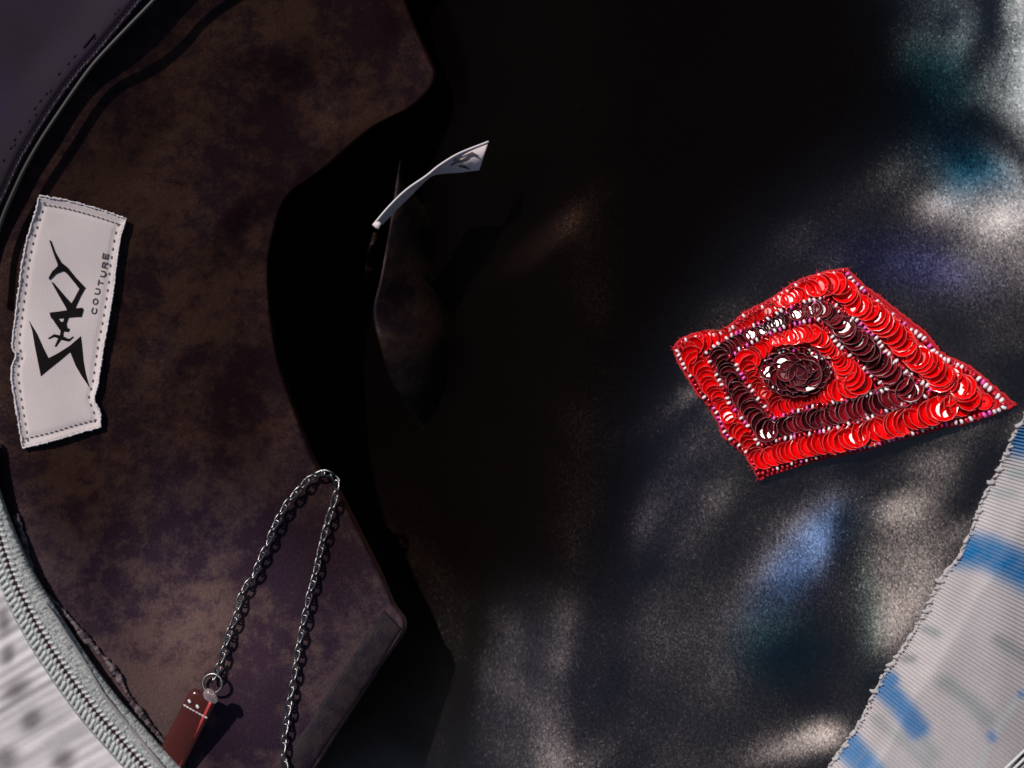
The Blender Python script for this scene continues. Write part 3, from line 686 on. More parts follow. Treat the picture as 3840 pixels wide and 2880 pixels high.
    V, F = tube(P, (6.5 + 2.2*np.sin(np.arange(420)*1.1) + 1.5*rng.standard_normal(420))*PX, 7); obj("seam_cord", V, F, M['overcast'], bag)
    # far zipper at the outer edge of the band, only its corner is in view
    zc = spline([(4010, 2640), (3900, 2750), (3840, 2815), (3767, 2885), (3690, 2960)], 60)
    for k, (o, r) in enumerate(((0, 6), (22, 6), (40, 5))):
        V, F = tube(W(zc[:, 0] + o*0.72, zc[:, 1] + o*0.72, 0.003 + 0*zc[:, 0]), r*PX, 8); obj("edge_cord", V, F, M['coil' if k < 2 else 'piping'], bag)
ribbed_band()

def outer_wall():
    """the bag's outside, from the rim down to the ground; mostly outside the picture"""
    ring = spline([(520, -620), (-200, 150), (-620, 900), (-680, 1600), (-560, 2300), (-200, 3000), (500, 3420), (1800, 3560), (3000, 3450),
                   (3780, 3150), (4350, 2450), (4760, 1400), (4800, 500), (4350, -350), (3400, -640), (1900, -700)], 160, True)
    c = ring.mean(0); lev = [(1.0, -0.052), (1.05, -0.08), (1.07, -0.12), (1.05, -0.165), (0.98, -0.197)]
    G = np.stack([W(*(c + (ring - c)*k).T, z) for k, z in lev], 0)
    V = G.reshape(-1, 3); F = grid_faces(len(lev), 160, wrap=True); F = [tuple(reversed(f)) for f in F]
    col = np.ones((len(V), 3))*np.array([0.50, 0.47, 0.47])
    obj("outer_wall", V, F, M['rib'], bag, colors=col)
outer_wall()

# ------------------------------------------------------------------ woven label
LT, LB = [(148, 734), (250, 752), (360, 782), (474, 820)], [(85, 1680), (190, 1655), (280, 1628), (378, 1602)]
LL = [(148, 734), (132, 800), (108, 875), (83, 990), (72, 1080), (61, 1164), (47, 1294), (60, 1332), (43, 1388), (51, 1468), (72, 1598), (85, 1680)]
LR = [(474, 820), (464, 850), (452, 889), (434, 1005), (427, 1077), (405, 1214), (390, 1287), (369, 1431), (354, 1496), (372, 1540), (378, 1602)]
def label_z(px, py):
    zz = zat(velvet_zs, px, py, -0.01)
    return zz + 0.0009 + 0.0004*fnoise(np.asarray(px)/95.0, np.asarray(py)/120.0, 77, 2)
def smooth_field(Z, k):
    for _ in range(k):
        Z = (Z + np.roll(Z, 3, 0) + np.roll(Z, -3, 0) + np.roll(Z, 3, 1) + np.roll(Z, -3, 1))/5
    return Z
velvet_zs = sampler(smooth_field(ZV, 30) + 0.0006)
def build_label():
    nu, nv = 90, 40
    l = spline(LL, nu); r = spline(LR, nu); v = np.linspace(0, 1, nv); tt = spline(LT, nv); bb = spline(LB, nv)
    G = l[:, None]*(1-v)[None, :, None] + r[:, None]*v[None, :, None]
    u = np.linspace(0, 1, nu)
    G += (1-u)[:, None, None]*(tt - G[0])[None] + u[:, None, None]*(bb - G[-1])[None]
    Z = label_z(G[..., 0], G[..., 1])
    edge = np.minimum(np.minimum(v, 1-v)[None, :]*390, np.minimum(u, 1-u)[:, None]*850)
    Z = Z + 0.0003*np.exp(-(edge/14)**2) - 0.0003*np.exp(-((edge-26)/10)**2)
    V, F = slab(W(G[..., 0], G[..., 1], Z), 0.0006)
    lab = obj("woven_label", V, up(V, F), M['label'], bag, label="white woven label with a black spiky logo sewn to the velvet at the left")
    # selvedge thread round the label
    per = np.vstack([spline(LT, 60)[:-1], spline(LR, 150)[:-1], spline(LB, 60)[::-1][:-1], spline(LL, 150)[::-1][:-1]])
    per = per + rng.standard_normal(per.shape)*1.1
    V, F = tube(W(per[:, 0], per[:, 1], label_z(per[:, 0], per[:, 1]) + 0.0004), (3.8 + 1.2*rng.standard_normal(len(per)).clip(-1.5, 1.5))*PX, 6)
    obj("selvedge", V, F, M['thread'], lab)
    # rows of needle holes
    V0, F0 = capsule(6*PX, 3.1*PX, 6, 2); hole = mesh_from("stitch_hole", V0*np.array([1, 1, .5]), F0, M['hole'])
    for crv, off, step in ((spline(LT, 100), (0, 30), 17), (spline(LB, 100), (-4, -32), 17), (spline(LL, 200), (24, 0), 30), (spline(LR, 200), (-22, 0), 30)):
        crv = crv + np.array(off); q = spline(crv[6:-6], int(plen(crv[6:-6])/step)); dq, _ = normals2(q)
        for k in range(len(q)):
            inst("stitch_hole", hole, Matrix.Translation(W(*q[k], label_z(*q[k]) - 0.00005)) @ Matrix.Rotation(math.atan2(-dq[k, 1], dq[k, 0]), 4, 'Z'), lab)
    return lab
def ink(poly_list, name, mat, parent, zf, lift):
    """flat print laid over a surface: polygons in picture coordinates, finely cut so that they follow the cloth"""
    bm = bmesh.new()
    for poly in poly_list:
        vs = [bm.verts.new((p[0], -p[1], 0)) for p in poly]; bm.faces.new(vs)
    bmesh.ops.triangulate(bm, faces=bm.faces[:])
    for _ in range(3):
        long = [e for e in bm.edges if e.calc_length() > 16]
        if long: bmesh.ops.subdivide_edges(bm, edges=long, cuts=1); bmesh.ops.triangulate(bm, faces=bm.faces[:])
    P = np.array([(v.co.x, -v.co.y) for v in bm.verts]); bm.verts.index_update()
    F = [[v.index for v in f.verts] for f in bm.faces]; bm.free()
    V = W(P[:, 0], P[:, 1], zf(P[:, 0], P[:, 1]) + lift)
    FF = []
    for f in F:
        n = np.cross(V[f[1]] - V[f[0]], V[f[2]] - V[f[0]]); FF.append(f if n[2] > 0 else f[::-1])
    return obj(name, V, FF, mat, parent)
def bar(a, b, w0, w1):
    a, b = np.array(a, float), np.array(b, float); d = (b - a)/np.linalg.norm(b - a); n = np.array([-d[1], d[0]])
    return [a + n*w0/2, b + n*w1/2, b - n*w1/2, a - n*w0/2]
def label_print(lab):
    k = 440/1159.0; T = lambda pts: [(40 + x*k, 850 + y*k) for x, y in pts]
    S = [(178, 922), (262, 1060), (330, 1210), (374, 1298), (470, 1248), (580, 1178), (694, 1080), (706, 1180), (720, 1330), (742, 1450), (780, 1590),
         (700, 1474), (640, 1370), (588, 1240), (480, 1330), (380, 1410), (298, 1478), (268, 1330), (238, 1180), (213, 1030)]
    ink([T(S)], "letter", M['ink'], lab, label_z, 0.00010)
    ink([T(bar(*b)) for b in (((372, 1106), (435, 1072), 12, 26), ((430, 1074), (515, 1100), 26, 40), ((505, 1098), (575, 1122), 40, 24), ((570, 1126), (620, 1086), 22, 10),
                              ((510, 1060), (486, 1110), 30, 40), ((486, 1105), (440, 1186), 34, 14))], "letter", M['ink'], lab, label_z, 0.00013)
    ink([T(b) for b in ([(385, 872), (430, 862), (540, 985), (525, 1040), (485, 1020)], [(540, 858), (585, 862), (552, 960), (560, 1000), (585, 1010), (572, 1040), (500, 1030), (505, 985)],
                        bar((440, 955), (545, 945), 10, 22), bar((515, 1010), (500, 1070), 40, 26))], "letter", M['ink'], lab, label_z, 0.00016)
    ink([T(b) for b in ([(383, 848), (470, 838), (550, 826), (640, 806), (708, 800), (720, 820), (700, 890), (640, 892), (560, 900), (470, 908), (400, 906)],
                        [(402, 548), (420, 550), (540, 690), (600, 756), (640, 815), (560, 835), (545, 800), (470, 670)],
                        [(600, 756), (625, 715), (680, 612), (738, 604), (690, 690), (640, 800), (650, 820), (590, 830)])], "letter", M['ink'], lab, label_z, 0.00019)
    ink([T(b) for b in ([(380, 132), (400, 140), (440, 250), (498, 350), (545, 395), (525, 440), (490, 440), (460, 400), (465, 375), (425, 270)],
                        [(500, 352), (560, 400), (640, 498), (742, 606), (690, 632), (640, 565), (560, 468), (520, 436), (480, 420)],
                        [(465, 390), (520, 436), (450, 465), (385, 528), (374, 505), (410, 440)])], "letter", M['ink'], lab, label_z, 0.00022)
    # small capitals reading upwards
    G = {'C': [((1, .15), (.75, 0)), ((.75, 0), (.25, 0)), ((.25, 0), (0, .25)), ((0, .25), (0, .75)), ((0, .75), (.25, 1)), ((.25, 1), (.75, 1)), ((.75, 1), (1, .85))],
         'O': [((.3, 0), (.7, 0)), ((.7, 0), (1, .3)), ((1, .3), (1, .7)), ((1, .7), (.7, 1)), ((.7, 1), (.3, 1)), ((.3, 1), (0, .7)), ((0, .7), (0, .3)), ((0, .3), (.3, 0))],
         'U': [((0, 1), (0, .25)), ((0, .25), (.3, 0)), ((.3, 0), (.7, 0)), ((.7, 0), (1, .25)), ((1, .25), (1, 1))],
         'T': [((0, 1), (1, 1)), ((.5, 1), (.5, 0))],
         'R': [((0, 0), (0, 1)), ((0, 1), (.8, 1)), ((.8, 1), (1, .75)), ((1, .75), (.8, .48)), ((.8, .48), (0, .48)), ((.5, .48), (1, 0))],
         'E': [((0, 0), (0, 1)), ((0, 1), (1, 1)), ((0, .5), (.85, .5)), ((0, 0), (1, 0))]}
    pos = [('C', 826, 832), ('O', 838, 740), ('U', 858, 640), ('T', 890, 555), ('U', 914, 468), ('R', 930, 378), ('E', 935, 290)]
    ang = math.atan2(-(290 - 832), 935 - 826)      # reading direction, upwards
    rx = np.array([math.cos(ang), -math.sin(ang)]); ry = np.array([-rx[1]*-1, rx[0]*-1])
    ry = np.array([rx[1], -rx[0]])                 # letter's own up: towards the left
    for ch, cx, cy in pos:
        pol = []
        for a, b in G[ch]:
            f = lambda q: np.array([cx, cy]) + rx*(q[0]-.5)*50 + ry*(q[1]-.5)*44
            A, B = f(a), f(b); dd = (B - A)/np.linalg.norm(B - A); pol.append(T(bar(A - dd*4, B + dd*4, 13, 13)))
        ink(pol, "letter", M['ink2'], lab, label_z, 0.00012)
lab = build_label(); label_print(lab)

# ------------------------------------------------------------------ loose care label
def care_label():
    k = 550/2212.0; T = lambda pts: np.array([(1350 + x*k, 500 + y*k) for x, y in pts], float)
    n = 80
    a = spline(T([(200, 1380), (440, 1100), (700, 850), (1000, 640), (1200, 480), (1500, 300), (1940, 125)]), n)
    b = spline(T([(330, 1385), (545, 1165), (765, 945), (1060, 665), (1250, 612), (1500, 592), (1800, 555)]), n)
    t = np.linspace(0, 1, n)
    za = -0.018 + 0.004*np.sin(t*3) ; zb = za - 0.013*(1 - sstep(0.45, 1.0, t)) - 0.003
    m = 14; v = np.linspace(0, 1, m)
    G = a[:, None]*(1-v)[None, :, None] + b[:, None]*v[None, :, None]
    Z = za[:, None]*(1-v)[None, :] + zb[:, None]*v[None, :] + 0.0022*np.sin(np.pi*v)[None, :]*sstep(.4, .9, t)[:, None]
    # bulge of the flag
    V, F = slab(W(G[..., 0], G[..., 1], Z), 0.0004)
    o = obj("care_label", V, up(V, F), M['label'], bag, label="small loose white care label curling out over the black middle")
    V, F = tube(W(a[:, 0], a[:, 1], za + 0.0004), 4.2*PX, 6); obj("selvedge", V, F, M['thread'], o)
    # folded end and faint print
    V, F = tube(W(*T([(225, 1340), (265, 1385), (300, 1400)]).T, np.full(3, -0.0175)), 15*PX, 8, 0.5); obj("folded_end", V, F, M['label'], o)
    zf = sampler(ZS*0 - 0.0165)
    def zfl(px, py):
        P = np.stack([np.asarray(px), np.asarray(py)], -1).reshape(-1, 2); Q = G.reshape(-1, 2); zz = Z.reshape(-1)
        dd = ((P[:, None] - Q[None])**2).sum(-1); i = np.argsort(dd, 1)[:, :4]; w = 1/(np.take_along_axis(dd, i, 1) + 1); return (zz[i]*w).sum(1)/w.sum(1)
    ink([T(p) for p in (bar((1400, 415), (1640, 320), 12, 34), bar((1620, 330), (1700, 300), 34, 46), bar((1690, 300), (1800, 345), 44, 10), bar((1370, 490), (1480, 420), 14, 26), bar((1470, 430), (1660, 385), 40, 20),
                        bar((1500, 440), (1620, 400), 16, 40), bar((1490, 500), (1580, 510), 12, 34), bar((1570, 505), (1660, 550), 32, 8))], "printed_mark", M['ink2'], o, zfl, 0.0006)
care_label()

# ------------------------------------------------------------------ folds in the hollow
def inner_folds():
    def sheet(name, left, right, zl, zr, mat, label=None, n=70, m=26):
        l = spline(left, n); r = spline(right, n); v = np.linspace(0, 1, m); t_ = np.linspace(0, 1, n)
        G = l[:, None]*(1-v)[None, :, None] + r[:, None]*v[None, :, None]
        prof = 1 - np.sqrt(np.maximum(1 - v**1.6, 0))
        Z = zl + (zr - zl)*prof[None, :]*np.ones((n, 1)) + 0.0025*np.sin(np.pi*v)[None, :]*np.sin(3.2*np.pi*t_ + 0.6)[:, None] + 0.0012*fnoise(G[..., 0]/60, G[..., 1]/90, 71, 2)
        Z = Z - 0.030*sstep(0.55, 1.0, t_)[:, None] - 0.004*sstep(0.2, 0, t_)[:, None]
        V, F = slab(W(G[..., 0], G[..., 1], Z), 0.0010); c = np.ones((len(V), 3))*np.array([0.0085, 0.0050, 0.0038])
        obj(name, V, up(V, F), mat, bag, colors=c, label=label)
    sheet("lining_fold", [(1500, 600), (1480, 720), (1463, 840), (1429, 1033), (1400, 1173), (1430, 1310), (1473, 1438), (1569, 1592), (1660, 1720)],
          [(1520, 600), (1640, 740), (1730, 840), (1760, 1000), (1780, 1173), (1800, 1310), (1830, 1438), (1850, 1592), (1850, 1720)], -0.043, -0.105, M['velvet'], "dim brown fold of lining hanging below the small care label")
    sheet("lining_fold", [(1400, 870), (1383, 930), (1372, 1000), (1376, 1060), (1392, 1120)], [(1432, 880), (1425, 930), (1412, 1000), (1408, 1060), (1402, 1125)], -0.050, -0.060, M['velvet'])
inner_folds()

# ------------------------------------------------------------------ chain and its red tag
CH = spline([(800, 2552), (828, 2480), (861, 2372), (890, 2300), (911, 2220), (955, 2155), (976, 2097), (1005, 2039), (1027, 1981), (1049, 1938), (1078, 1887), (1121, 1837),
             (1157, 1800), (1201, 1775), (1237, 1777), (1262, 1803), (1260, 1851), (1244, 1909), (1226, 1967), (1208, 2039), (1197, 2090), (1183, 2155), (1164, 2220),
             (1150, 2285), (1132, 2365), (1117, 2444), (1107, 2517), (1092, 2589), (1081, 2669), (1070, 2741), (1063, 2820), (1078, 2890), (1110, 2960)], 900)
def chain():
    root = thing("link_chain", "thin steel link chain looped over the brown velvet lining", "chain", tuple(W(1060, 2300, -0.012)))
    z = zat(velvet_zs, CH[:, 0], CH[:, 1], -0.01) + 0.0016
    P = W(CH[:, 0], CH[:, 1], z)
    s = np.concatenate([[0], np.cumsum(np.linalg.norm(np.diff(P, axis=0), axis=1))])
    pitch = 35*PX; n = int(s[-1]/pitch)
    a, bq, r = 24*PX, 11.5*PX, 4.2*PX      # half length, half width, wire
    th = np.linspace(0, 2*np.pi, 20, endpoint=False)
    C = np.stack([np.sign(np.cos(th))*np.abs(np.cos(th))**0.85*a, np.sign(np.sin(th))*np.abs(np.sin(th))**0.85*bq, 0.35*bq*np.sin(2*th)], -1)
    V = []; m = 20
    for i in range(m):
        tdir = C[(i+1) % m] - C[i-1]; tdir /= np.linalg.norm(tdir); sd = np.cross(tdir, [0, 0, 1]); sd /= np.linalg.norm(sd); u = np.cross(sd, tdir)
        for j in range(7): q = 2*np.pi*j/7; V.append(C[i] + (sd*np.cos(q) + u*np.sin(q))*r)
    F = []
    for i in range(m):
        for j in range(7): F.append((i*7+j, i*7+(j+1) % 7, ((i+1) % m)*7+(j+1) % 7, ((i+1) % m)*7+j))
    link = mesh_from("link", V, F, M['steel'])
    for k in range(n):
        ss = (k + .5)*pitch; p = np.array([np.interp(ss, s, P[:, i]) for i in range(3)]); q = np.array([np.interp(ss + pitch/2, s, P[:, i]) for i in range(3)]) - np.array([np.interp(ss - pitch/2, s, P[:, i]) for i in range(3)])
        X = Vector(q).normalized(); Z = (Vector((0, 0, 1)) - X*X.z).normalized(); Y = Z.cross(X)
        B = Matrix((X, Y, Z)).transposed().to_4x4()
        tw = (R(38) if k % 2 else R(-46)) + random.uniform(-.2, .2)
        inst("link", link, Matrix.Translation(p + np.array([0, 0, .0006])) @ B @ Matrix.Rotation(random.uniform(-.1, .1), 4, 'Z') @ Matrix.Rotation(tw, 4, 'X'), root)
    # ring that joins chain and tag
    c = np.array([797, 2563]); th = np.linspace(0, 2*np.pi, 33); rr = 36
    Q = np.stack([c[0] + rr*np.cos(th), c[1] + rr*np.sin(th)], -1)
    zq = zat(velvet_zs, Q[:, 0], Q[:, 1], -0.01) + 0.0022 + 0.001*np.cos(th)
    V, F = tube(W(Q[:, 0], Q[:, 1], zq), 5*PX, 8, caps=False); obj("jump_ring", V, F, M['steel'], root)
    return root
chain()
def red_tag():
    ax0, ax1 = np.array([768, 2600.]), np.array([585, 2960.]); d = (ax1 - ax0); L = np.linalg.norm(d); d /= L; n = np.array([-d[1], d[0]])
    if n[0] < 0: n = -n
    z0 = float(zat(velvet_zs, 690, 2740, -0.01)) + 0.0035
    root = thing("red_tag", "translucent dark red plastic tag hanging from the steel chain", "tag", tuple(W(690, 2740, z0 - 0.003)))
    nu, nv = 40, 17; u = np.linspace(0, 1, nu); th = np.linspace(0, 2*np.pi, nv - 1, endpoint=False)
    ring = np.stack([np.sign(np.cos(th))*np.abs(np.cos(th))**0.55*56, np.sign(np.sin(th))*np.abs(np.sin(th))**0.7*0.0021], -1)
    V = []
    for k in range(nu):
        w = 1 - 0.25*np.exp(-(u[k]/0.025)**2); 
        for o, h in ring:
            q = ax0 + d*L*u[k] + n*o*w; V.append(W(q[0], q[1], z0 + h*w + 0.0006*np.sin(3*u[k])))
    V = np.array(V); m = nv - 1; F = grid_faces(nu, m, wrap=True) + [tuple(range(m))[::-1], tuple((nu-1)*m + k for k in range(m))]
    cz = V.mean(0); f = F[60]; nn = np.cross(V[f[1]] - V[f[0]], V[f[2]] - V[f[0]])
    if nn @ (V[list(f)].mean(0) - V[(60//m)*m:(60//m + 1)*m].mean(0)) < 0: F = [tuple(reversed(q)) for q in F]
    obj("sleeve", V, F, M['redplastic'], root)
    # bright welt along the right side, grey tip, white studs standing in for two glints, stitched line, eyelet
    t = np.linspace(0.05, 0.80, 40); e = ax0 + d*L*t[:, None] + n*36
    V, F = tube(W(e[:, 0], e[:, 1], z0 + 0.0021 + 0*t), 7*PX, 6, 0.6); obj("welt", V, F, M['redwelt'], root)
    V, F = tube(W(*np.array([(770, 2588), (782, 2602), (797, 2618), (812, 2634)]).T, np.full(4, z0 + 0.0018)), np.array([12, 24, 22, 10])*PX, 10, 0.5); obj("tip", V, F, M['clear'], root)
    V0, F0 = capsule(6*PX, 5.5*PX, 8, 3); glint_stud = mesh_from("glint_stud", V0, F0, M['whiteglint'])
    for p in ((711, 2630), (741, 2650)): inst("glint_stud", glint_stud, Matrix.Translation(W(*p, z0 + .0026)) @ Matrix.Rotation(R(-55), 4, 'Z'), root)
    V0, F0 = capsule(7*PX, 3.4*PX, 6, 2); st = mesh_from("stitch", V0, F0, M['thread'])
    for k in range(8):
        p = np.array([694, 2646]) + (np.array([772, 2690]) - np.array([694, 2646]))*k/7
        inst("stitch", st, Matrix.Translation(W(*p, z0 + .0022)) @ Matrix.Rotation(R(-30), 4, 'Z'), root)
    th = np.linspace(0, 2*np.pi, 25); Q = np.stack([624 + 30*np.cos(th), 2872 + 30*np.sin(th)], -1)
    V, F = tube(W(Q[:, 0], Q[:, 1], np.full(25, z0 + 0.0021)), 7*PX, 7, caps=False); obj("eyelet", V, F, M['steel'], root)
    P = W(Q[:-1, 0], Q[:-1, 1], np.full(24, z0 + 0.0022)); obj("eyelet_hole", P, [tuple(range(24))[::-1]], M['ink'], root, False)
t = NT("red_welt"); M['redwelt'] = t.set(color=t.mix(t.noise(200, 2), (0.55, 0.05, 0.055), (0.35, 0.04, 0.04)), rough=0.3, spec=0.5)
red_tag()

# ------------------------------------------------------------------ the sequin patch
kc = 1390/2212.0
def C2(pts): return np.array([(2450 + x*kc, 950 + y*kc) for x, y in pts], float)
RINGS = {
 'A': ([(140, 578), (200, 512), (420, 478), (560, 372), (700, 300), (860, 192), (1000, 140), (1140, 112)],
       [(1140, 112), (1250, 225), (1400, 350), (1490, 425), (1600, 505), (1700, 615), (1800, 660), (1910, 722), (2030, 822), (2100, 905)],
       [(2100, 905), (2000, 948), (1840, 998), (1700, 1022), (1580, 1058), (1450, 1092), (1300, 1140), (1180, 1166), (1060, 1192), (930, 1222), (800, 1262), (632, 1312)],
       [(632, 1312), (560, 1185), (440, 1080), (402, 990), (340, 890), (290, 835), (230, 740), (175, 650), (140, 578)]),
 'B': ([(325, 592), (440, 510), (560, 455), (680, 400), (800, 340), (920, 295), (1020, 270)],
       [(1020, 270), (1100, 325), (1180, 385), (1250, 440), (1320, 505), (1380, 575), (1450, 650), (1520, 720), (1600, 772), (1672, 818)],
       [(1672, 818), (1600, 860), (1520, 890), (1450, 916), (1380, 945), (1300, 975), (1200, 1005), (1080, 1040), (960, 1065), (850, 1090), (760, 1104), (632, 1146)],
       [(632, 1146), (590, 1065), (530, 980), (480, 920), (440, 850), (410, 770), (372, 690), (325, 592)]),
 'C': ([(470, 612), (530, 568), (620, 520), (730, 470), (850, 430), (980, 395)],
       [(980, 395), (1040, 455), (1085, 520), (1130, 570), (1200, 632), (1260, 690), (1320, 742), (1392, 808)],
       [(1392, 808), (1330, 830), (1240, 855), (1150, 874), (1060, 890), (980, 906), (900, 925), (830, 945), (715, 984)],
       [(715, 984), (680, 930), (620, 850), (570, 780), (540, 735), (500, 665), (470, 612)])}
def ring_side(name, s, n): return spline(C2(RINGS[name][s]), n)
DC = C2([(855, 702)])[0]; DRX, DRY = 200*kc, 134*kc
def ring_pts(name, n=120):
    if name == 'D':
        th = np.linspace(np.pi*1.08, np.pi*1.08 + 2*np.pi, 4*n, endpoint=False)
        return np.stack([DC[0] + DRX*np.cos(th), DC[1] + DRY*np.sin(th)], -1)
    return np.vstack([ring_side(name, s, n + 1)[:-1] for s in range(4)])
def patch_setup():
    A = ring_pts('A', 60); g = np.vstack([DC + (A - DC)*k for k in (0.15, .35, .55, .75, .9, 1.0, 1.04)])
    z = zat(satin_z, g[:, 0], g[:, 1], -0.02); P = W(g[:, 0], g[:, 1], z)
    Amat = np.stack([P[:, 0], P[:, 1], np.ones(len(P))], -1); co, *_ = np.linalg.lstsq(Amat, z, rcond=None)
    res = z - Amat @ co
    return co, np.percentile(res, 90)
PCO, PLIFT = patch_setup()
ZSM = smooth_field(ZS, 60); satin_zs = sampler(np.maximum(ZSM, ZS))
def patch_z(px, py):
    """the patch: a stiff, slightly domed and wavy sheet lying on the satin"""
    px = np.asarray(px, float); py = np.asarray(py, float); z = np.full(px.shape, -0.02)
    for _ in range(4):
        p = W(px, py, z); plane = PCO[0]*p[..., 0] + PCO[1]*p[..., 1] + PCO[2]
        r = np.hypot((px - DC[0])/640, (py - DC[1])/380)
        z = np.maximum(plane + PLIFT + 0.0012, satin_z(p[..., 0], p[..., 1]) + 0.0008) + 0.0028*np.exp(-r*r*1.6) + 0.0007*fnoise(px/150, py/150, 91, 2)
    return z
def patch():
    c = W(DC[0], DC[1], float(patch_z(*DC)))
    root = thing("sequin_patch", "red diamond patch of beads and overlapping sequins lying on black satin", "sequin patch", tuple(c))
    A = ring_pts('A', 70); d, nrm = normals2(A)
    out = A + nrm*np.where(((A + nrm*5 - DC)**2).sum(1) > ((A - DC)**2).sum(1), 1, -1)[:, None]*12
    n = len(A); w = np.exp(-((np.arange(n) - n*0.34)/(n*0.055))**2)*15; out += (out - DC)/np.linalg.norm(out - DC, axis=1)[:, None]*w[:, None]
    tips = C2([(122, 570), (1150, 98), (2165, 902), (640, 1346)])
    for i, tp in zip((0, 70, 140, 210), tips):
        for k in range(-9, 10):
            j = (i + k) % n; f = (1 - abs(k)/10.0)**2; out[j] = out[j]*(1-f) + (tp*f + out[j]*0)
    out += rng.standard_normal(out.shape)*1.6
    lv = np.concatenate([np.linspace(0.02, 0.94, 22), [0.97, 1.0]])
    G = np.stack([DC + (out - DC)*k for k in lv], 0)
    Z = patch_z(G[..., 0], G[..., 1]); Z[-1] -= 0.0006
    T = W(G[..., 0], G[..., 1], Z); B = T[-1] - np.array([0, 0, .0016]); V = np.vstack([T.reshape(-1, 3), B, T[0].mean(0)[None]])
    F = grid_faces(len(lv), n, wrap=True); o = (len(lv)-1)*n
    F += [(o + (j+1) % n, o + j, o + n + j, o + n + (j+1) % n) for j in range(n)]
    F = [tuple(reversed(f)) for f in F]; F = up(V, F)
    F += [(j, (j+1) % n, len(V) - 1) for j in range(n)]
    obj("felt_backing", V, F, M['felt'], root)
    # fringe of fibres at the cut edge
    fr = Joined()
    for k in range(420):
        j = random.randrange(n); a = out[j]; dd = (a - DC)/np.linalg.norm(a - DC); p0 = a - dd*4; p1 = a + dd*random.uniform(2, 11) + rng.standard_normal(2)*6
        zz = float(patch_z(*a)); V, F = tube(np.array([W(*p0, zz - .0003), W(*((p0+p1)/2 + rng.standard_normal(2)*1.5), zz - .0004), W(*p1, zz - .0009)]), np.array([1.4, 1.2, .6])*PX, 4); fr.add(V, F)
    fr.build("fringe", M['felt'], root, stuff=True)
    # sequins: faceted cups with a hole; radius 1
    def cup(seed, mats, hexa):
        r = np.random.default_rng(seed); N = 12; V = []; F = []; fm = []
        radii = [(0.13, -0.085), (0.60, -0.08), (0.965, 0.20), (1.0, 0.21), (1.0, 0.17)]
        for q, h in radii:
            for k in range(N):
                a = 2*np.pi*k/N; qq = q
                if hexa and q in (0.55,): qq = q*(1.0 if k % 2 == 0 else 0.90)
                jit = r.normal(0, .016)
                V.append((qq*math.cos(a), qq*math.sin(a), h + jit*(q > .7)))
        for i in range(len(radii) - 1):
            for k in range(N):
                F.append((i*N + k, (i+1)*N + k, (i+1)*N + (k+1) % N, i*N + (k+1) % N)); fm.append(1 if i >= 2 else 0)
        return mesh_from("sequin", V, F, mats, False, fm)
    reds = [cup(s, [M['seq'], M['seqrim']], s % 2) for s in range(5)]; darks = [cup(s + 20, [M['dseq'], M['dseqrim']], s % 2) for s in range(5)]
    def frame_at(p2, tdir):
        e = 12.0; z = lambda q: np.array(W(q[0], q[1], float(patch_z(*q))))
        o = z(p2); X = Vector(z(p2 + tdir*e) - z(p2 - tdir*e)).normalized(); s = np.array([-tdir[1], tdir[0]]); Yv = Vector(z(p2 - s*e) - z(p2 + s*e)); Z = X.cross(Yv).normalized()
        if Z.z < 0: Z = -Z
        Y = Z.cross(X); return o, X, Y, Z
    queue = []
    def seq(p2, tdir, rad, me, tilt, lift, roll=0.0, glint=None):
        o, X, Y, Z = frame_at(p2, tdir); o = Vector(o) + Z*lift; spin = random.uniform(0, 6.28)
        if glint is None: glint = 0.42*math.exp(-((p2[0]-3120)**2 + (p2[1]-1140)**2)/230.0**2) + 0.30*math.exp(-((p2[0]-3560)**2 + (p2[1]-1380)**2)/170.0**2) + 0.05
        if random.random() < glint:                       # some sequins happen to lie square to the sun
            H = (Vector(LDIR) + (Vector((0, 0, CAMH)) - o).normalized()).normalized()
            Z = (H + Vector(rng.standard_normal(3)*0.045)).normalized(); X = (X - Z*X.dot(Z)).normalized(); Y = Z.cross(X); tilt = roll = 0.0; o = o + Z*0.0005
        B = Matrix((X, Y, Z)).transposed().to_4x4()
        queue.append((rad, me, Matrix.Translation(o) @ B @ Matrix.Rotation(-tilt, 4, 'Y') @ Matrix.Rotation(roll, 4, 'X') @ Matrix.Rotation(spin, 4, 'Z') @ Matrix.Scale(rad*PX, 4)))
    nn = 160
    for (o, i, mats, step, cov) in (('A', 'B', reds, 18, .42), ('B', 'C', darks, 17, .43), ('C', 'D', reds, 17, .40)):
        if i == 'D':
            inn = []
            Cc = [RINGS['C'][s] for s in range(4)]
            O_ = np.vstack([ring_side('C', s, nn + 1)[:-1] for s in range(4)])
            I_ = DC + (O_ - DC)/np.sqrt(((O_ - DC)/np.array([DRX, DRY]))**2).sum(1)[:, None] if False else DC + (O_ - DC)/np.sqrt((((O_ - DC)/np.array([DRX*1.04, DRY*1.04]))**2).sum(1))[:, None]
        else:
            O_ = np.vstack([ring_side(o, s, nn + 1)[:-1] for s in range(4)]); I_ = np.vstack([ring_side(i, s, nn + 1)[:-1] for s in range(4)])
        mid = (O_ + I_)/2; mid = np.vstack([mid, mid[:1]]); gap = np.linalg.norm(O_ - I_, axis=1)
        for sgap in range(12): gap = (np.roll(gap, 4) + gap*2 + np.roll(gap, -4))/4
        gap = np.append(gap, gap[0])
        s = np.concatenate([[0], np.cumsum(np.linalg.norm(np.diff(mid, axis=0), axis=1))]); pos = 0.0; k = 0
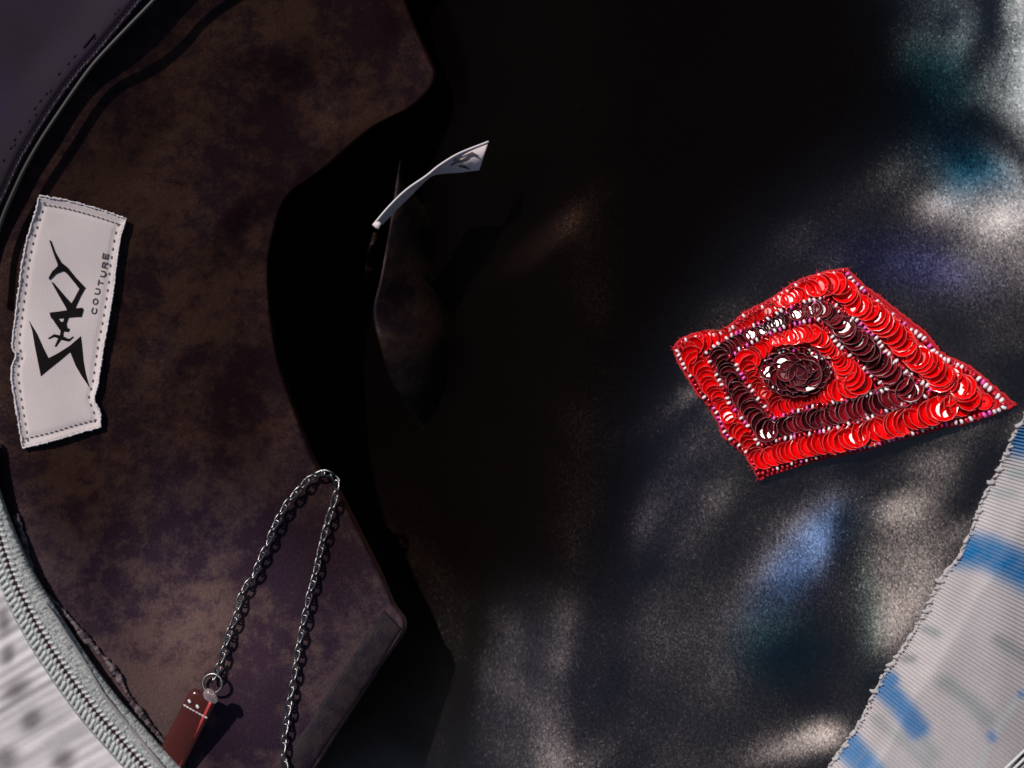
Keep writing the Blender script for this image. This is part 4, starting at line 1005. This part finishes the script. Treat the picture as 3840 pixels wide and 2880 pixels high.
        while pos < s[-1] - step*0.5:
            p = np.array([np.interp(pos, s, mid[:, 0]), np.interp(pos, s, mid[:, 1])]); q = np.array([np.interp(pos + 6, s, mid[:, 0]), np.interp(pos + 6, s, mid[:, 1])]) - p
            g = float(np.interp(pos, s, gap)); q /= np.linalg.norm(q) + 1e-9
            rad = np.clip(g*cov, 20, 52)
            seq(p + rng.standard_normal(2)*2.2, q, rad, random.choice(mats), R(random.gauss(26, 8)), rad*PX*0.40 + 0.0004, random.gauss(0, .24))
            pos += step*np.clip(rad/38, .75, 1.25); k += 1
    # centre: a dome of maroon sequins laid in rings
    def dome(px, py): r = np.hypot((px - DC[0])/DRX, (py - DC[1])/DRY); return 0.0052*max(0, 1 - r*r)
    for rr, cnt in ((0.80, 17), (0.55, 11), (0.28, 6)):
        for k in range(cnt):
            a = 2*np.pi*k/cnt + rr*3; p = DC + np.array([DRX*np.cos(a), DRY*np.sin(a)])*rr; t = np.array([-np.sin(a), np.cos(a)*0.7]); t /= np.linalg.norm(t)
            seq(p, t, 35, random.choice(darks), R(random.gauss(15, 6)), dome(*p) + 0.001, R(26*rr)*1.0)
    seq(DC + np.array([10, 4]), np.array([1, 0.]), 44, darks[2], R(10), 0.0066, 0.1, 0)
    # large loose sequins that fill the right-hand corner
    for x, y, r_, g in ((1640, 700, 40, 0), (1715, 752, 54, .3), (1790, 720, 34, 1), (1850, 800, 50, 1), (1905, 865, 40, 0), (1975, 880, 33, 0), (2030, 890, 24, 0), (1760, 850, 42, 0)):
        seq(C2([(x, y)])[0], np.array([.9, .4]), r_, random.choice(reds), R(random.gauss(10, 6)), 0.0016 + r_*PX*.25, random.gauss(0, .12), g)
    # the big maroon disc that covers the right half of the dome
    seq(DC + np.array([36, 6]), np.array([1, 0.1]), 66, darks[3], R(-10), 0.0060, R(8), 0)
    queue.sort(key=lambda q: -q[0]); more = {0: Joined(), 1: Joined()}
    for k, (rad, me, Mx) in enumerate(queue):
        if k < 300: inst("sequin", me, Mx, root)
        else: more[0 if me in reds else 1].add(xform(np.array([v.co for v in me.vertices]), Mx), [tuple(f.vertices) for f in me.polygons])
    J = Joined(); fm = []
    for i in (0, 1):
        if more[i].V: J.add(np.vstack(more[i].V), more[i].F); fm += [2*i + (0 if (q % 48) < 24 else 1) for q in range(len(more[i].F))]
    if J.V:
        o = obj("sequins", np.vstack(J.V), J.F, [M['seq'], M['seqrim'], M['dseq'], M['dseqrim']], root, False, fm); o['kind'] = 'stuff'
    cordp = np.vstack([out, out[:1]]); cz = patch_z(cordp[:, 0], cordp[:, 1])
    V, F = tube(W(cordp[:, 0], cordp[:, 1], cz - 0.0003), (6.5 + 1.0*np.sin(np.arange(len(cordp))*1.9))*PX, 8, caps=False); obj("edge_cord", V, F, M['felt'], root)
    # beads
    def bead_mesh(mat, seed, stretch):
        V = []; m_, k_ = 8, 6; r = np.random.default_rng(seed)
        for i in range(m_):
            a = 2*np.pi*i/m_
            for j in range(k_): b = 2*np.pi*j/k_; V.append(((.30*math.sin(b))*stretch*1.5, (.52 + .48*math.cos(b))*math.cos(a), (.52 + .48*math.cos(b))*math.sin(a)))
        F = []
        for i in range(m_):
            for j in range(k_): F.append((i*k_ + j, i*k_ + (j+1) % k_, ((i+1) % m_)*k_ + (j+1) % k_, ((i+1) % m_)*k_ + j))
        return mesh_from("bead", np.array(V), [tuple(reversed(f)) for f in F], mat)
    bm_ = [bead_mesh(M['bead'], 1, 1.1), bead_mesh(M['bead2'], 2, 1.1), bead_mesh(M['bead3'], 3, 1.1)]
    spots = []
    for name in ('A', 'B', 'C', 'D'):
        P = ring_pts(name, 200); P = np.vstack([P, P[:1]]); L = plen(P); Q = spline(P, int(L/18.5))[:-1]; dq, nq = normals2(Q)
        for k in range(len(Q)):
            # larger beads to the right, where the patch comes towards the lens
            spots.append((Q[k] + rng.standard_normal(2)*1.6, dq[k], 10.6 + 3.2*sstep(3000, 3800, Q[k, 0]), name))
            if name == 'B' and k % 3 == 0 and Q[k, 0] > 2950: spots.append((Q[k] + nq[k]*13 + rng.standard_normal(2)*2, dq[k], 8.5, name))
    spots.sort(key=lambda s: -s[2] - rng.random()*0.6)
    rest = Joined(); rest_m = [Joined(), Joined(), Joined()]
    for k, (p, t, rad, name) in enumerate(spots):
        o, X, Y, Z = frame_at(p, t/np.linalg.norm(t)); B = Matrix((X, Y, Z)).transposed().to_4x4()
        lift = rad*PX*1.0 + (0.0018 if name != 'A' else 0.0006)
        Mx = Matrix.Translation(Vector(o) + Z*lift) @ B @ Matrix.Rotation(random.uniform(-.35, .35), 4, 'Z') @ Matrix.Rotation(random.uniform(-.3, .3), 4, 'Y') @ Matrix.Scale(rad*PX, 4)
        mi = random.choices((0, 1, 2), (4, 2.6, 4.4))[0]
        if k < 300: inst("bead", bm_[mi], Mx, root)
        else:
            me = bm_[mi]; V = np.array([v.co for v in me.vertices]); F = [tuple(f.vertices) for f in me.polygons]; rest_m[mi].add(xform(V, Mx), F)
    J = Joined(); fm = []
    for i in range(3):
        if rest_m[i].V: J.add(np.vstack(rest_m[i].V), rest_m[i].F); fm += [i]*len(rest_m[i].F)
    if J.V:
        o = obj("beads", np.vstack(J.V), J.F, [M['bead'], M['bead2'], M['bead3']], root, True, fm); o['kind'] = 'stuff'
patch()
bpy.context.view_layer.update()
